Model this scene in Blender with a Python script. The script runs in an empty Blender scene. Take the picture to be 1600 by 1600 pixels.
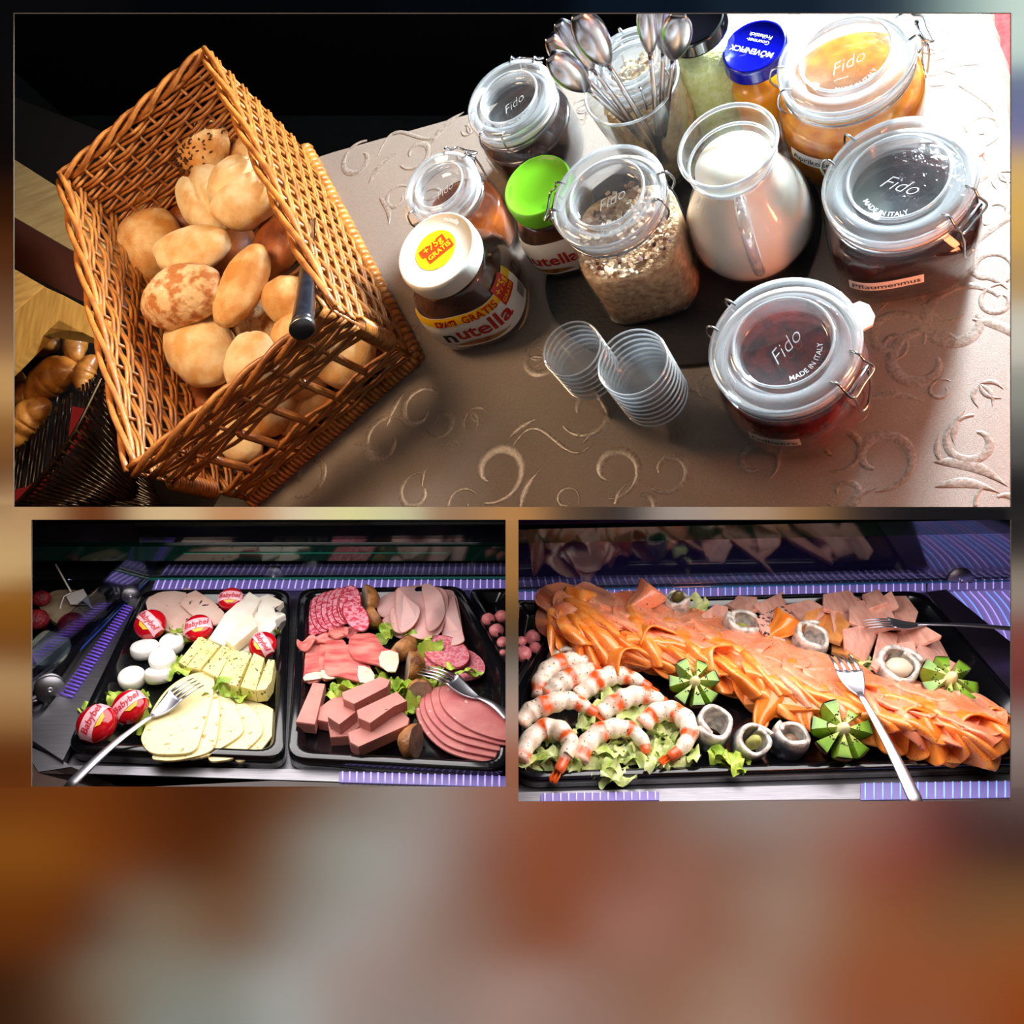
import bpy, math, random
import numpy as np
from mathutils import Vector, Matrix
random.seed(7); rng = np.random.default_rng(7)
SC = bpy.context.scene
COL = SC.collection
FPX = 1400.0           # focal length in pixels of a 1600 x 1600 picture
EYE = 1.5              # camera height

# ---------------------------------------------------------------- camera, light, exposure
cam_d = bpy.data.cameras.new('camera'); cam = bpy.data.objects.new('camera', cam_d); COL.objects.link(cam)
cam_d.sensor_width = 36.0; cam_d.lens = 36.0 * FPX / 1600.0; cam_d.clip_start = 0.02
cam.location = (0, 0, EYE); cam.rotation_euler = (math.radians(90), 0, 0)
SC.camera = cam
SC.view_settings.view_transform = 'Standard'; SC.view_settings.look = 'None'
SC.view_settings.exposure = 0.0; SC.view_settings.gamma = 1.0; SC.view_settings.use_curve_mapping = False
w = bpy.data.worlds.new('room_light'); SC.world = w; w.use_nodes = True
w.node_tree.nodes['Background'].inputs[0].default_value = (1.0, .95, .9, 1)
w.node_tree.nodes['Background'].inputs[1].default_value = .28
SC.cycles.max_bounces = 12; SC.cycles.transparent_max_bounces = 24; SC.cycles.transmission_bounces = 8
SC.cycles.sample_clamp_indirect = 6.0; SC.cycles.use_denoising = True

def c2w(c): return Vector((c[0], -c[2], c[1] + EYE))
def area(name, pos, aim, size, power, col=(1, 1, 1), sy=None, spread=None):
    l = bpy.data.lights.new(name, 'AREA'); l.energy = power; l.color = col; l.size = size
    if sy: l.shape = 'RECTANGLE'; l.size_y = sy
    if spread: l.spread = math.radians(spread)
    o = bpy.data.objects.new(name, l); COL.objects.link(o)
    p, a = c2w(pos), c2w(aim); o.location = p
    o.rotation_euler = (a - p).to_track_quat('-Z', 'Y').to_euler()
    return o
# four added lamps far out of view, only to brighten the printed panel
for lx, ly in ((-2.1, 0), (2.1, 0), (0, 2.1), (0, -2.1)):
    area('panel_fill', (lx, ly, -.14), (0, 0, -.5), .3, 42.0, (1, 1, 1))
# bread table: a cool window high beside the table
area('window_daylight', (.44, 1.0, -.56), (.02, .2, -.82), .17, 60.0, (.82, .94, 1.0))
area('warm_fill', (-.45, .34, -.53), (-.38, .10, -.85), .20, 3.2, (1.0, .66, .38))  # added warm fill for basket and rolls
area('side_fill', (-.80, .34, -.80), (-.55, .18, -1.15), .15, .6, (1.0, .70, .38))  # added to brighten the crate boards and croissants
area('red_fill', (.50, -.004 + .02, -.54), (.22, .12, -.75), .10, 1.8, (1.0, .25, .1))  # added red-orange fill for the glow on the cloth
# cold counters: lamps under the shelf that divides the niches, shining down
area('counter_lamp', (-.27, -.010, -.84), (-.27, -.4, -.84), .44, 1.9, (1.0, .95, .93), sy=.30)
area('counter_lamp', (.33, -.010, -.90), (.33, -.4, -.90), .56, 4.0, (1.0, .95, .95), sy=.42)
area('purple_strip_lamp', (-.30, -.02, -1.28), (-.30, -.4, -1.28), .5, .8, (.45, .3, 1.0), sy=.03)
area('purple_strip_lamp', (.50, -.02, -1.5), (.50, -.4, -1.5), .8, 2.2, (.40, .3, 1.0), sy=.03)

# ---------------------------------------------------------------- colours and materials
def lin(c):
    r = []
    for x in c[:3]:
        x = x / 255.0
        r.append(x / 12.92 if x <= .04045 else ((x + .055) / 1.055) ** 2.4)
    return tuple(r)
MATS = {}
def M(name, col, col2=None, ns=60, lo=.35, hi=.65, bump=0, bs=300, rough=.5, metal=0, speck=None, speck2=None, sss=0, coat=0, spec=.5,
      emis=0, vcol=False, aniso=None, detail=4, wave=None, sss_r=.004):
    if name in MATS: return MATS[name]
    m = bpy.data.materials.new(name); m.use_nodes = True; MATS[name] = m
    nt = m.node_tree; N = nt.nodes; L = nt.links; b = N['Principled BSDF']
    def inp(n, v):
        if n in b.inputs: b.inputs[n].default_value = v
    inp('Roughness', rough); inp('Metallic', metal); inp('Specular IOR Level', spec)
    if sss: inp('Subsurface Weight', sss); inp('Subsurface Radius', (1, .5, .3)); inp('Subsurface Scale', sss_r)
    if coat: inp('Coat Weight', coat); inp('Coat Roughness', .08)
    tc = N.new('ShaderNodeTexCoord'); oi = N.new('ShaderNodeObjectInfo')
    ad = N.new('ShaderNodeVectorMath'); ad.operation = 'ADD'
    L.new(tc.outputs['Object'], ad.inputs[0]); L.new(oi.outputs['Random'], ad.inputs[1])
    vec = ad.outputs[0]
    if aniso:
        mp = N.new('ShaderNodeMapping'); mp.inputs['Scale'].default_value = aniso
        L.new(vec, mp.inputs[0]); vec = mp.outputs[0]
    def noise(s, d=4):
        n = N.new('ShaderNodeTexNoise'); n.inputs['Scale'].default_value = s; n.inputs['Detail'].default_value = d
        L.new(vec, n.inputs['Vector']); return n.outputs[0]
    def mixc(f, a, c):
        x = N.new('ShaderNodeMix'); x.data_type = 'RGBA'
        for sock, v in ((0, f), (6, a), (7, c)):
            if isinstance(v, tuple): x.inputs[sock].default_value = v + (1,) if len(v) == 3 else v
            elif isinstance(v, (int, float)): x.inputs[sock].default_value = v
            else: L.new(v, x.inputs[sock])
        return x.outputs[2]
    def mr(s, a, c):
        r = N.new('ShaderNodeMapRange'); r.inputs[1].default_value = a; r.inputs[2].default_value = c
        L.new(s, r.inputs[0]); return r.outputs[0]
    base = lin(col)
    if vcol:
        at = N.new('ShaderNodeAttribute'); at.attribute_name = 'Col'; base = at.outputs[0]
        if col2 is not None:
            f = mr(noise(ns, detail), lo, hi)
            x = N.new('ShaderNodeMix'); x.data_type = 'RGBA'; x.blend_type = 'MULTIPLY'
            L.new(f, x.inputs[0]); L.new(base, x.inputs[6]); x.inputs[7].default_value = lin(col2) + (1,)
            base = x.outputs[2]
    elif col2 is not None:
        base = mixc(mr(noise(ns, detail), lo, hi), base, lin(col2))
    for sp in (speck, speck2):
        if sp:
            v = N.new('ShaderNodeTexVoronoi'); v.inputs['Scale'].default_value = sp[1]; v.inputs['Randomness'].default_value = 1
            nz = N.new('ShaderNodeTexNoise'); nz.inputs['Scale'].default_value = sp[1] * 1.3; L.new(vec, nz.inputs['Vector'])
            vm = N.new('ShaderNodeVectorMath'); vm.operation = 'MULTIPLY_ADD'
            vm.inputs[1].default_value = (1.2 / sp[1],) * 3; L.new(nz.outputs[1], vm.inputs[0]); L.new(vec, vm.inputs[2])
            L.new(vm.outputs[0], v.inputs['Vector'])
            f = N.new('ShaderNodeMapRange'); f.inputs[1].default_value = sp[2] * 1.4; f.inputs[2].default_value = sp[2] * 1.9
            f.inputs[3].default_value = 1; f.inputs[4].default_value = 0
            L.new(v.outputs['Distance'], f.inputs[0])
            base = mixc(f.outputs[0], base, lin(sp[0]))
    if isinstance(base, tuple): inp('Base Color', base + (1,))
    else: L.new(base, b.inputs['Base Color'])
    if bump:
        bp = N.new('ShaderNodeBump'); bp.inputs['Strength'].default_value = 1; bp.inputs['Distance'].default_value = bump
        L.new(noise(bs, 3), bp.inputs['Height']); L.new(bp.outputs[0], b.inputs['Normal'])
    if emis:
        inp('Emission Color', lin(col) + (1,)); inp('Emission Strength', emis)
    return m
def GLASS(name, tint=(1, 1, 1), base=.05, power=3.0, top=.9, rough=.02, milk=0.0, milk_col=(.9, .95, 1)):
    """thin clear glass: see-through face on, mirror-like at grazing angles"""
    if name in MATS: return MATS[name]
    m = bpy.data.materials.new(name); m.use_nodes = True; MATS[name] = m
    N = m.node_tree.nodes; L = m.node_tree.links; N.clear()
    out = N.new('ShaderNodeOutputMaterial'); t = N.new('ShaderNodeBsdfTransparent'); g = N.new('ShaderNodeBsdfGlossy')
    t.inputs[0].default_value = tint + (1,); g.inputs['Roughness'].default_value = rough; g.inputs[0].default_value = (1, 1, 1, 1)
    lw = N.new('ShaderNodeLayerWeight'); lw.inputs[0].default_value = .5
    p = N.new('ShaderNodeMath'); p.operation = 'POWER'; p.inputs[1].default_value = power; L.new(lw.outputs['Facing'], p.inputs[0])
    r = N.new('ShaderNodeMapRange'); r.inputs[3].default_value = base; r.inputs[4].default_value = top; L.new(p.outputs[0], r.inputs[0])
    mx = N.new('ShaderNodeMixShader'); L.new(r.outputs[0], mx.inputs[0]); L.new(t.outputs[0], mx.inputs[1]); L.new(g.outputs[0], mx.inputs[2])
    last = mx.outputs[0]
    if milk:
        d = N.new('ShaderNodeBsdfDiffuse'); d.inputs[0].default_value = milk_col + (1,)
        m2 = N.new('ShaderNodeMixShader'); m2.inputs[0].default_value = milk; L.new(last, m2.inputs[1]); L.new(d.outputs[0], m2.inputs[2]); last = m2.outputs[0]
    L.new(last, out.inputs[0])
    return m

# ---------------------------------------------------------------- stages: each niche has its own table plane
class Stage:
    def __init__(s, n, d):
        n = np.array(n, float); n /= np.linalg.norm(n); s.n = n; s.d = d
        X = np.array([1., 0, 0]) - n[0] * n; X /= np.linalg.norm(X); s.X = X; s.Y = np.cross(n, X)
        R = Matrix(((X[0], s.Y[0], n[0]), (X[1], s.Y[1], n[1]), (X[2], s.Y[2], n[2])))
        W = Matrix(((1, 0, 0), (0, 0, -1), (0, 1, 0)))
        s.mat = Matrix.Translation(c2w(-n * d)) @ (W @ R).to_4x4()
    def _t(s, u, v, h):
        r = np.array([(u - 800) / FPX, -(v - 800) / FPX, -1.]); return r, -(s.d - h) / (r @ s.n)
    def P(s, u, v, h=0.0):
        """the point at height h over the table that the photograph shows at (u, v)"""
        r, t = s._t(u, v, h); c = r * t
        return np.array([c @ s.X, c @ s.Y, h])
    def m(s, u, v, h=0.0): return s._t(u, v, h)[1] / FPX
    def ang(s, a, b, h=0.0):
        d = s.P(*b, h) - s.P(*a, h); return math.atan2(d[1], d[0])
S1 = Stage((-.41, .29, .865), .72)
S2 = Stage((0, .866, .5), .655)
S3 = Stage((0, .866, .5), .78)
class World:
    mat = Matrix.Translation((0, 0, EYE)) @ Matrix(((1, 0, 0), (0, 0, -1), (0, 1, 0))).to_4x4()
W0 = World()

# ---------------------------------------------------------------- mesh helpers
class G:
    def __init__(s): s.v = []; s.f = []; s.sm = []; s.c = []
    def add(s, v, f, smooth=True, c=None):
        b = len(s.v); s.v += [tuple(map(float, p)) for p in v]; s.f += [tuple(b + i for i in q) for q in f]; s.sm += [smooth] * len(f)
        if c is not None:
            while len(s.c) < b: s.c.append((1, 1, 1))
            s.c += list(c) if isinstance(c, list) else [c] * len(v)
        return s
    def join(s, o, T=None):
        v = np.array(o.v)
        if T is not None: v = np.array([T @ Vector(p) for p in o.v])
        b = len(s.v); s.v += [tuple(p) for p in v]; s.f += [tuple(b + i for i in q) for q in o.f]; s.sm += o.sm
        return s
def mesh(name, g, mat, off=None):
    me = bpy.data.meshes.new(name)
    v = np.array(g.v, float)
    if off is not None: v = v - np.array(off)
    me.from_pydata([tuple(p) for p in v], [], g.f); me.update()
    if len(g.sm) == len(me.polygons): me.polygons.foreach_set('use_smooth', g.sm)
    if g.c:
        while len(g.c) < len(g.v): g.c.append((1, 1, 1))
        at = me.color_attributes.new('Col', 'FLOAT_COLOR', 'POINT')
        at.data.foreach_set('color', np.array([tuple(c) + (1,) for c in g.c], np.float32).ravel())
    if mat: me.materials.append(mat)
    return me
def props(o, label=None, cat=None, group=None, kind=None):
    if label: o['label'] = label
    if cat: o['category'] = cat
    if group: o['group'] = group
    if kind: o['kind'] = kind
    return o
def rotz(a): return Matrix.Rotation(a, 4, 'Z')
def thing(S, name, label, cat, p=(0, 0, 0), R=None, group=None):
    o = bpy.data.objects.new(name, None); COL.objects.link(o); o.empty_display_size = .02
    o.matrix_world = S.mat @ Matrix.Translation(Vector(p)) @ (R if R is not None else Matrix.Identity(4))
    return props(o, label, cat, group)
def part(name, g, mat, parent, label=None, kind=None, off=None):
    o = bpy.data.objects.new(name, mesh(name, g, mat, off)); COL.objects.link(o); o.parent = parent
    if off is not None: o.location = Vector(off)
    if label: o['label'] = label
    if kind: o['kind'] = kind
    return o
def solo(S, name, g, mat, label, cat, group=None, p=None, kind=None, R=None):
    """a thing that is one mesh; its origin moves to the middle of its foot"""
    v = np.array(g.v)
    if p is None and R is None:
        q = (v.max(0) + v.min(0)) / 2; q[2] = v[:, 2].min(); off = q
    else: off = None; q = p if p is not None else (0, 0, 0)
    o = bpy.data.objects.new(name, mesh(name, g, mat, off)); COL.objects.link(o)
    o.matrix_world = S.mat @ Matrix.Translation(Vector(q)) @ (R if R is not None else Matrix.Identity(4))
    return props(o, label, cat, group, kind)
def copy_tree(o, parent=None):
    c = o.copy(); COL.objects.link(c)
    if parent is not None: c.parent = parent
    for ch in list(o.children): copy_tree(ch, c)
    return c

def nz(p, s=1.0, seed=0.0):
    """smooth pseudo noise in -1..1 for an array of points"""
    p = np.asarray(p, float) * s
    x, y = p[..., 0], p[..., 1]; z = p[..., 2] if p.shape[-1] > 2 else x * 0
    return (np.sin(x * 1.7 + seed * 3.1 + 1.3 * np.sin(y * 1.1 + seed)) + np.sin(y * 2.3 + seed * 1.7 + 1.1 * np.sin(z * 1.9 - seed)) +
            np.sin(z * 2.1 - seed * 2.3 + 1.2 * np.sin(x * 1.3 + seed * .7))) / 3
def crom(pts, n=8, closed=True):
    P = np.array(pts, float); m = len(P); out = []
    rngi = range(m) if closed else range(m - 1)
    for i in rngi:
        a, b, c, d = (P[(i - 1) % m], P[i], P[(i + 1) % m], P[(i + 2) % m]) if closed else (P[max(i - 1, 0)], P[i], P[i + 1], P[min(i + 2, m - 1)])
        for k in range(n):
            t = k / n
            out.append(.5 * ((2 * b) + (c - a) * t + (2 * a - 5 * b + 4 * c - d) * t * t + (3 * b - a - 3 * c + d) * t ** 3))
    if not closed: out.append(P[-1])
    return np.array(out)
def tube(g, pts, r, seg=8, closed=False, flat=1.0, c=None, caps=True, up=None):
    """a round (or flattened) bar along points; r is one radius or one per point"""
    P = np.array(pts, float); n = len(P); rr = np.full(n, r) if np.isscalar(r) else np.array(r, float)
    T = np.zeros_like(P)
    for i in range(n):
        a, b = (P[(i - 1) % n], P[(i + 1) % n]) if closed else (P[max(i - 1, 0)], P[min(i + 1, n - 1)])
        T[i] = (b - a) / (np.linalg.norm(b - a) + 1e-12)
    u = np.array([0, 0, 1.]) if up is None else np.array(up, float)
    if abs(T[0] @ u) > .95: u = np.array([1., 0, 0])
    V = []; cols = []
    for i in range(n):
        if up is not None: u = np.array(up, float)
        s = np.cross(T[i], u); s /= np.linalg.norm(s) + 1e-12; u = np.cross(s, T[i])
        for k in range(seg):
            a = 2 * math.pi * k / seg
            V.append(P[i] + rr[i] * (math.cos(a) * s + flat * math.sin(a) * u))
            if c is not None and not isinstance(c, tuple): cols.append(c(i / (n - 1), a))
    F = []
    for i in range(n if closed else n - 1):
        j = (i + 1) % n
        for k in range(seg):
            q = (k + 1) % seg; F.append((i * seg + k, i * seg + q, j * seg + q, j * seg + k))
    if caps and not closed:
        F.append(tuple(range(seg))[::-1]); F.append(tuple((n - 1) * seg + k for k in range(seg)))
    g.add(V, F, True, cols if cols else c); return g
def lathe(prof, seg=40, sq=None, c=None, cap0=True, cap1=True):
    """turned body; sq: one squareness exponent per profile point (2 is round)"""
    cap0 = cap0 or prof[0][0] <= .0011; cap1 = cap1 or prof[-1][0] <= .0011
    g = G(); V = []; n = len(prof)
    for i, (r, z) in enumerate(prof):
        e = 2 if sq is None else (sq[i] if not np.isscalar(sq) else sq)
        for k in range(seg):
            a = 2 * math.pi * k / seg; ca, sa = math.cos(a), math.sin(a)
            q = r / ((abs(ca) ** e + abs(sa) ** e) ** (1 / e)) if e != 2 else r
            V.append((q * ca, q * sa, z))
    F = [(i * seg + k, i * seg + (k + 1) % seg, (i + 1) * seg + (k + 1) % seg, (i + 1) * seg + k) for i in range(n - 1) for k in range(seg)]
    if cap0: F.append(tuple(range(seg))[::-1])
    if cap1: F.append(tuple((n - 1) * seg + k for k in range(seg)))
    cols = None
    if c is not None: cols = [c(i, k) for i in range(n) for k in range(seg)]
    return g.add(V, F, True, cols)
def box(g, lo, hi, bev=0.0):
    x0, y0, z0 = lo; x1, y1, z1 = hi; b = bev
    if b <= 0:
        V = [(x, y, z) for z in (z0, z1) for x, y in ((x0, y0), (x1, y0), (x1, y1), (x0, y1))]
        F = [(0, 3, 2, 1), (4, 5, 6, 7), (0, 1, 5, 4), (1, 2, 6, 5), (2, 3, 7, 6), (3, 0, 4, 7)]
        return g.add(V, F, False)
    V = []; F = []
    rings = [(z0, b), (z0 + b, 0), (z1 - b, 0), (z1, b)]
    for z, i in rings:
        V += [(x0 + b, y0 + i, z), (x1 - b, y0 + i, z), (x1 - i, y0 + b, z), (x1 - i, y1 - b, z), (x1 - b, y1 - i, z), (x0 + b, y1 - i, z), (x0 + i, y1 - b, z), (x0 + i, y0 + b, z)]
    for r in range(3):
        for k in range(8): F.append((r * 8 + k, r * 8 + (k + 1) % 8, r * 8 + 8 + (k + 1) % 8, r * 8 + 8 + k))
    F.append(tuple(range(8))[::-1]); F.append(tuple(24 + k for k in range(8)))
    return g.add(V, F, False)
def sphere(nu=24, nv=14):
    V = [(0, 0, -1)]; F = []
    for j in range(1, nv):
        t = math.pi * j / nv - math.pi / 2
        for i in range(nu): a = 2 * math.pi * i / nu; V.append((math.cos(t) * math.cos(a), math.cos(t) * math.sin(a), math.sin(t)))
    V.append((0, 0, 1)); T = len(V) - 1
    for i in range(nu):
        F.append((0, 1 + (i + 1) % nu, 1 + i)); F.append((T, T - nu + i, T - nu + (i + 1) % nu))
    for j in range(nv - 2):
        for i in range(nu):
            a = 1 + j * nu; F.append((a + i, a + (i + 1) % nu, a + nu + (i + 1) % nu, a + nu + i))
    return np.array(V, float), F
def grid(fn, nu, nv, thick=0.0, c=None):
    """surface fn(a, b) for a, b in 0..1 with a thickness along its own normal"""
    A = np.array([[fn(i / nu, j / nv) for i in range(nu + 1)] for j in range(nv + 1)], float)
    g = G(); w = nu + 1
    F = [(j * w + i, j * w + i + 1, (j + 1) * w + i + 1, (j + 1) * w + i) for j in range(nv) for i in range(nu)]
    V = A.reshape(-1, 3)
    cols = [c(i / nu, j / nv) for j in range(nv + 1) for i in range(nu + 1)] if c else None
    if thick <= 0: return g.add(V, F, True, cols)
    du = np.gradient(A, axis=1); dv = np.gradient(A, axis=0); Nn = np.cross(du, dv); Nn /= np.linalg.norm(Nn, axis=2, keepdims=True) + 1e-12
    B = (A - Nn * thick).reshape(-1, 3); n = len(V)
    F2 = [tuple(n + i for i in q[::-1]) for q in F]
    rim = [i for i in range(w)] + [j * w + nu for j in range(1, nv + 1)] + [nv * w + i for i in range(nu - 1, -1, -1)] + [j * w for j in range(nv - 1, 0, -1)]
    F3 = [(rim[k], n + rim[k], n + rim[(k + 1) % len(rim)], rim[(k + 1) % len(rim)]) for k in range(len(rim))]
    g.add(np.vstack([V, B]), F + F2 + F3, True, cols + cols if cols else None)
    return g
def slab(S, px, h, t, smooth=6, rings=4, wave=0.0, ws=60, seed=0.0, chamf=0.0, curl=0.0, c=None, soft=False):
    """a flat piece with the outline px (picture points dropped on the plane at height h: a number or a function of u, v)"""
    o = crom(px, smooth) if smooth > 1 else np.array(px, float)
    cu, cv = o.mean(0); hf = h if callable(h) else (lambda u, v: h)
    rows = []
    fr = [1 - (k / rings) for k in range(rings)]
    for f in fr:
        rows.append([S.P(cu + (u - cu) * f, cv + (v - cv) * f, hf(cu + (u - cu) * f, cv + (v - cv) * f)) for u, v in o])
    V = np.array(rows).reshape(-1, 3); n = len(o)
    V = np.vstack([V, S.P(cu, cv, hf(cu, cv))])
    rad = np.repeat(np.array(fr), n); rad = np.append(rad, 0)
    V[:, 2] += wave * nz(V, ws, seed) + curl * rad ** 4
    top = V.copy()
    if chamf:
        ctr = V[-1]; V[:n] = ctr + (V[:n] - ctr) * (1 - chamf); V[:n, 2] = top[:n, 2]
    F = []
    for k in range(rings - 1):
        for i in range(n): j = (i + 1) % n; F.append((k * n + i, k * n + j, (k + 1) * n + j, (k + 1) * n + i))
    L = (rings - 1) * n
    for i in range(n): F.append((L + i, L + (i + 1) % n, len(V) - 1))
    area2 = sum(V[i][0] * V[(i + 1) % n][1] - V[(i + 1) % n][0] * V[i][1] for i in range(n))
    if area2 < 0: F = [q[::-1] for q in F]
    g = G(); g.add(V, F, True, c)
    side = []
    r0 = V[:n]; r1 = top[:n].copy(); r1[:, 2] -= min(t * .3, .0015) if chamf else 0; r2 = top[:n].copy(); r2[:, 2] -= t
    if chamf: r2 = np.column_stack([V[-1][:2] + (r2[:, :2] - V[-1][:2]) * (1 - chamf * .5), r2[:, 2]])
    rs = [r0, r1, r2] if chamf else [r0, r2]
    VV = np.vstack(rs); FF = []
    for k in range(len(rs) - 1):
        for i in range(n): j = (i + 1) % n; FF.append((k * n + j, k * n + i, (k + 1) * n + i, (k + 1) * n + j))
    FF.append(tuple((len(rs) - 1) * n + i for i in range(n))[::-1])
    if area2 < 0: FF = [q[::-1] for q in FF]
    g.add(VV, FF, soft, c)
    return g
def blob(ax, nu=28, nv=16, rough=.05, seed=0, fine=0.0, crease=None, flat=0.0):
    V, F = sphere(nu, nv); d = 1 + rough * nz(V, 1.6, seed) + rough * .5 * nz(V, 3.7, seed + 4) + fine * nz(V, 11, seed + 2)
    if crease is not None:
        a, depth, wdt = crease; x = V[:, 0] * math.sin(a) - V[:, 1] * math.cos(a) + .12 * np.sin(3 * V[:, 0] + seed)
        d -= depth * np.exp(-(x / wdt) ** 2) * (V[:, 2] > -.2)
    V = V * d[:, None]; V = V * np.array(ax)
    if flat: V[:, 2] = np.maximum(V[:, 2], -ax[2] * (1 - flat))
    return G().add(V, F)
FONT_CACHE = {}
def text_geo(s, size, shear=0.0, bold=0.0):
    key = (s, shear, bold)
    if key not in FONT_CACHE:
        cu = bpy.data.curves.new('letters', 'FONT'); cu.body = s; cu.size = 1; cu.align_x = 'CENTER'; cu.align_y = 'CENTER'; cu.shear = shear; cu.offset = bold
        cu.resolution_u = 3
        o = bpy.data.objects.new('letters', cu); COL.objects.link(o)
        dg = bpy.context.evaluated_depsgraph_get(); me = bpy.data.meshes.new_from_object(o.evaluated_get(dg))
        FONT_CACHE[key] = ([tuple(v.co) for v in me.vertices], [tuple(p.vertices) for p in me.polygons])
        bpy.data.objects.remove(o); bpy.data.curves.remove(cu); bpy.data.meshes.remove(me)
    v, f = FONT_CACHE[key]
    return np.array(v) * size, f
def letters(parent, s, size, fn, mat, shear=0.0, bold=0.0, name='lettering', sx=1.0):
    v, f = text_geo(s, size, shear, bold); g = G(); g.add([fn(p[0] * sx, p[1]) for p in v], f, False)
    return part(name, g, mat, parent)
ORD = ['first', 'second', 'third', 'fourth', 'fifth', 'sixth', 'seventh', 'eighth', 'ninth', 'tenth', 'eleventh', 'twelfth', 'thirteenth', 'fourteenth', 'fifteenth', 'sixteenth']

# ---------------------------------------------------------------- the display wall: printed front panel with three openings
OPEN = [(21, 20, 1580, 792), (49, 812, 790, 1229), (810, 812, 1580, 1252)]
ZB = .5
CTRL = [  # soft printed colours (u, v, sRGB)
 (0,0,(8,8,10)),(0,250,(10,8,8)),(5,320,(45,22,8)),(5,400,(75,40,18)),(5,470,(95,62,40)),(5,520,(130,95,68)),(5,600,(190,148,95)),(5,680,(140,95,50)),(5,740,(100,62,35)),(5,800,(175,140,100)),
 (5,860,(200,165,115)),(25,960,(140,88,30)),(25,1010,(110,62,22)),(20,1070,(185,150,105)),(20,1110,(150,105,60)),(20,1180,(95,48,18)),(10,1240,(100,48,18)),(10,1320,(135,78,25)),(10,1400,(95,48,15)),(10,1480,(88,42,14)),(10,1560,(45,22,8)),(0,1600,(62,34,16)),
 (400,8,(4,5,8)),(800,5,(5,8,14)),(1000,8,(12,22,34)),(1200,5,(22,34,48)),(1380,5,(32,45,60)),(1440,5,(60,78,88)),(1500,5,(160,185,180)),(1595,5,(205,225,215)),
 (1590,60,(200,222,212)),(1590,150,(110,120,150)),(1590,200,(120,120,165)),(1590,270,(220,180,110)),(1590,350,(220,175,95)),(1590,430,(185,150,100)),(1590,520,(205,200,185)),(1590,620,(150,150,140)),(1590,680,(90,88,85)),(1590,780,(38,36,36)),(1590,850,(48,44,42)),(1590,920,(150,138,125)),(1590,1000,(130,70,62)),(1590,1080,(118,55,52)),(1590,1140,(150,135,128)),(1590,1220,(128,110,105)),(1590,1270,(62,40,40)),
 (40,802,(190,150,105)),(140,802,(105,50,20)),(260,802,(215,185,140)),(380,802,(195,140,95)),(480,802,(225,205,175)),(550,802,(232,228,150)),(600,802,(205,200,165)),(720,802,(160,125,95)),(800,802,(190,135,80)),(900,802,(100,78,60)),(960,802,(45,40,42)),(1060,802,(165,150,140)),(1170,802,(180,150,125)),(1260,802,(150,110,70)),(1340,802,(50,42,42)),(1440,802,(28,26,28)),(1540,802,(25,24,26)),
 (800,850,(165,120,70)),(800,900,(170,120,65)),(800,960,(110,80,45)),(800,1010,(80,68,55)),(800,1060,(150,135,125)),(800,1120,(185,150,135)),(800,1180,(160,100,75)),(800,1230,(150,95,70)),
 (100,1250,(118,58,18)),(230,1260,(95,45,15)),(330,1245,(70,32,15)),(450,1240,(100,55,22)),(560,1250,(130,110,95)),(650,1240,(158,155,150)),(740,1250,(150,120,110)),(850,1270,(145,75,48)),(980,1270,(120,75,55)),(1100,1262,(135,115,102)),(1180,1262,(160,150,150)),(1280,1262,(150,125,112)),(1350,1265,(165,135,125)),(1410,1275,(120,50,50)),(1500,1290,(75,45,45)),(1590,1320,(60,34,34)),
 (40,1340,(138,80,22)),(180,1340,(120,58,15)),(280,1340,(75,32,10)),(400,1340,(100,52,16)),(500,1350,(135,125,108)),(560,1340,(165,172,168)),(660,1330,(165,150,145)),(750,1340,(130,85,68)),(840,1340,(145,75,42)),(950,1350,(135,80,60)),(1050,1340,(155,105,90)),(1150,1330,(130,85,62)),(1240,1350,(150,125,110)),(1340,1330,(155,88,65)),(1400,1340,(140,60,50)),(1480,1380,(110,72,45)),(1590,1400,(120,85,50)),
 (40,1440,(120,60,15)),(130,1440,(78,32,8)),(240,1430,(130,115,95)),(350,1440,(115,75,45)),(440,1420,(110,75,42)),(500,1440,(165,172,170)),(600,1440,(162,145,138)),(720,1450,(140,110,95)),(840,1450,(135,72,42)),(1000,1440,(160,112,98)),(1130,1450,(140,88,65)),(1220,1430,(165,140,125)),(1310,1440,(145,95,65)),(1400,1440,(150,85,50)),(1500,1450,(128,85,58)),(1590,1490,(145,82,38)),
 (20,1540,(50,22,8)),(120,1560,(115,85,60)),(200,1530,(130,125,110)),(330,1530,(132,128,115)),(450,1560,(165,168,165)),(550,1540,(162,138,130)),(680,1540,(150,125,115)),(820,1560,(168,138,128)),(960,1540,(145,105,88)),(1080,1560,(145,100,75)),(1180,1540,(160,132,115)),(1270,1560,(148,90,62)),(1400,1540,(150,80,48)),(1500,1550,(150,85,48)),(1590,1570,(140,62,20)),
 (300,1600,(132,138,132)),(620,1600,(145,135,128)),(900,1600,(150,120,108)),(1150,1600,(168,138,120)),(1450,1600,(140,85,60))]
CP = np.array([(c[0], c[1]) for c in CTRL], float); CC = np.array([lin(c[2]) for c in CTRL])
def blur(u, v):
    d = CP - np.array([u, v]); inner = 1230 < v
    sx, sy = (62., 46.) if inner else ((34., 30.) if 800 < v or v > 30 and v < 780 else (45., 14.))
    if 784 < v < 815 and 30 < u < 1570: sx, sy = 40., 9.
    if 784 < v < 815 and (u <= 30 or u >= 1570): sx, sy = 14., 30.
    wgt = np.exp(-(d[:, 0] ** 2 / sx ** 2 + d[:, 1] ** 2 / sy ** 2) / 2) + 1e-7 * np.exp(-(d ** 2).sum(1) / 2 / 150. ** 2)+1e-30
    return tuple((wgt[:, None] * CC).sum(0) / wgt.sum())
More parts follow.
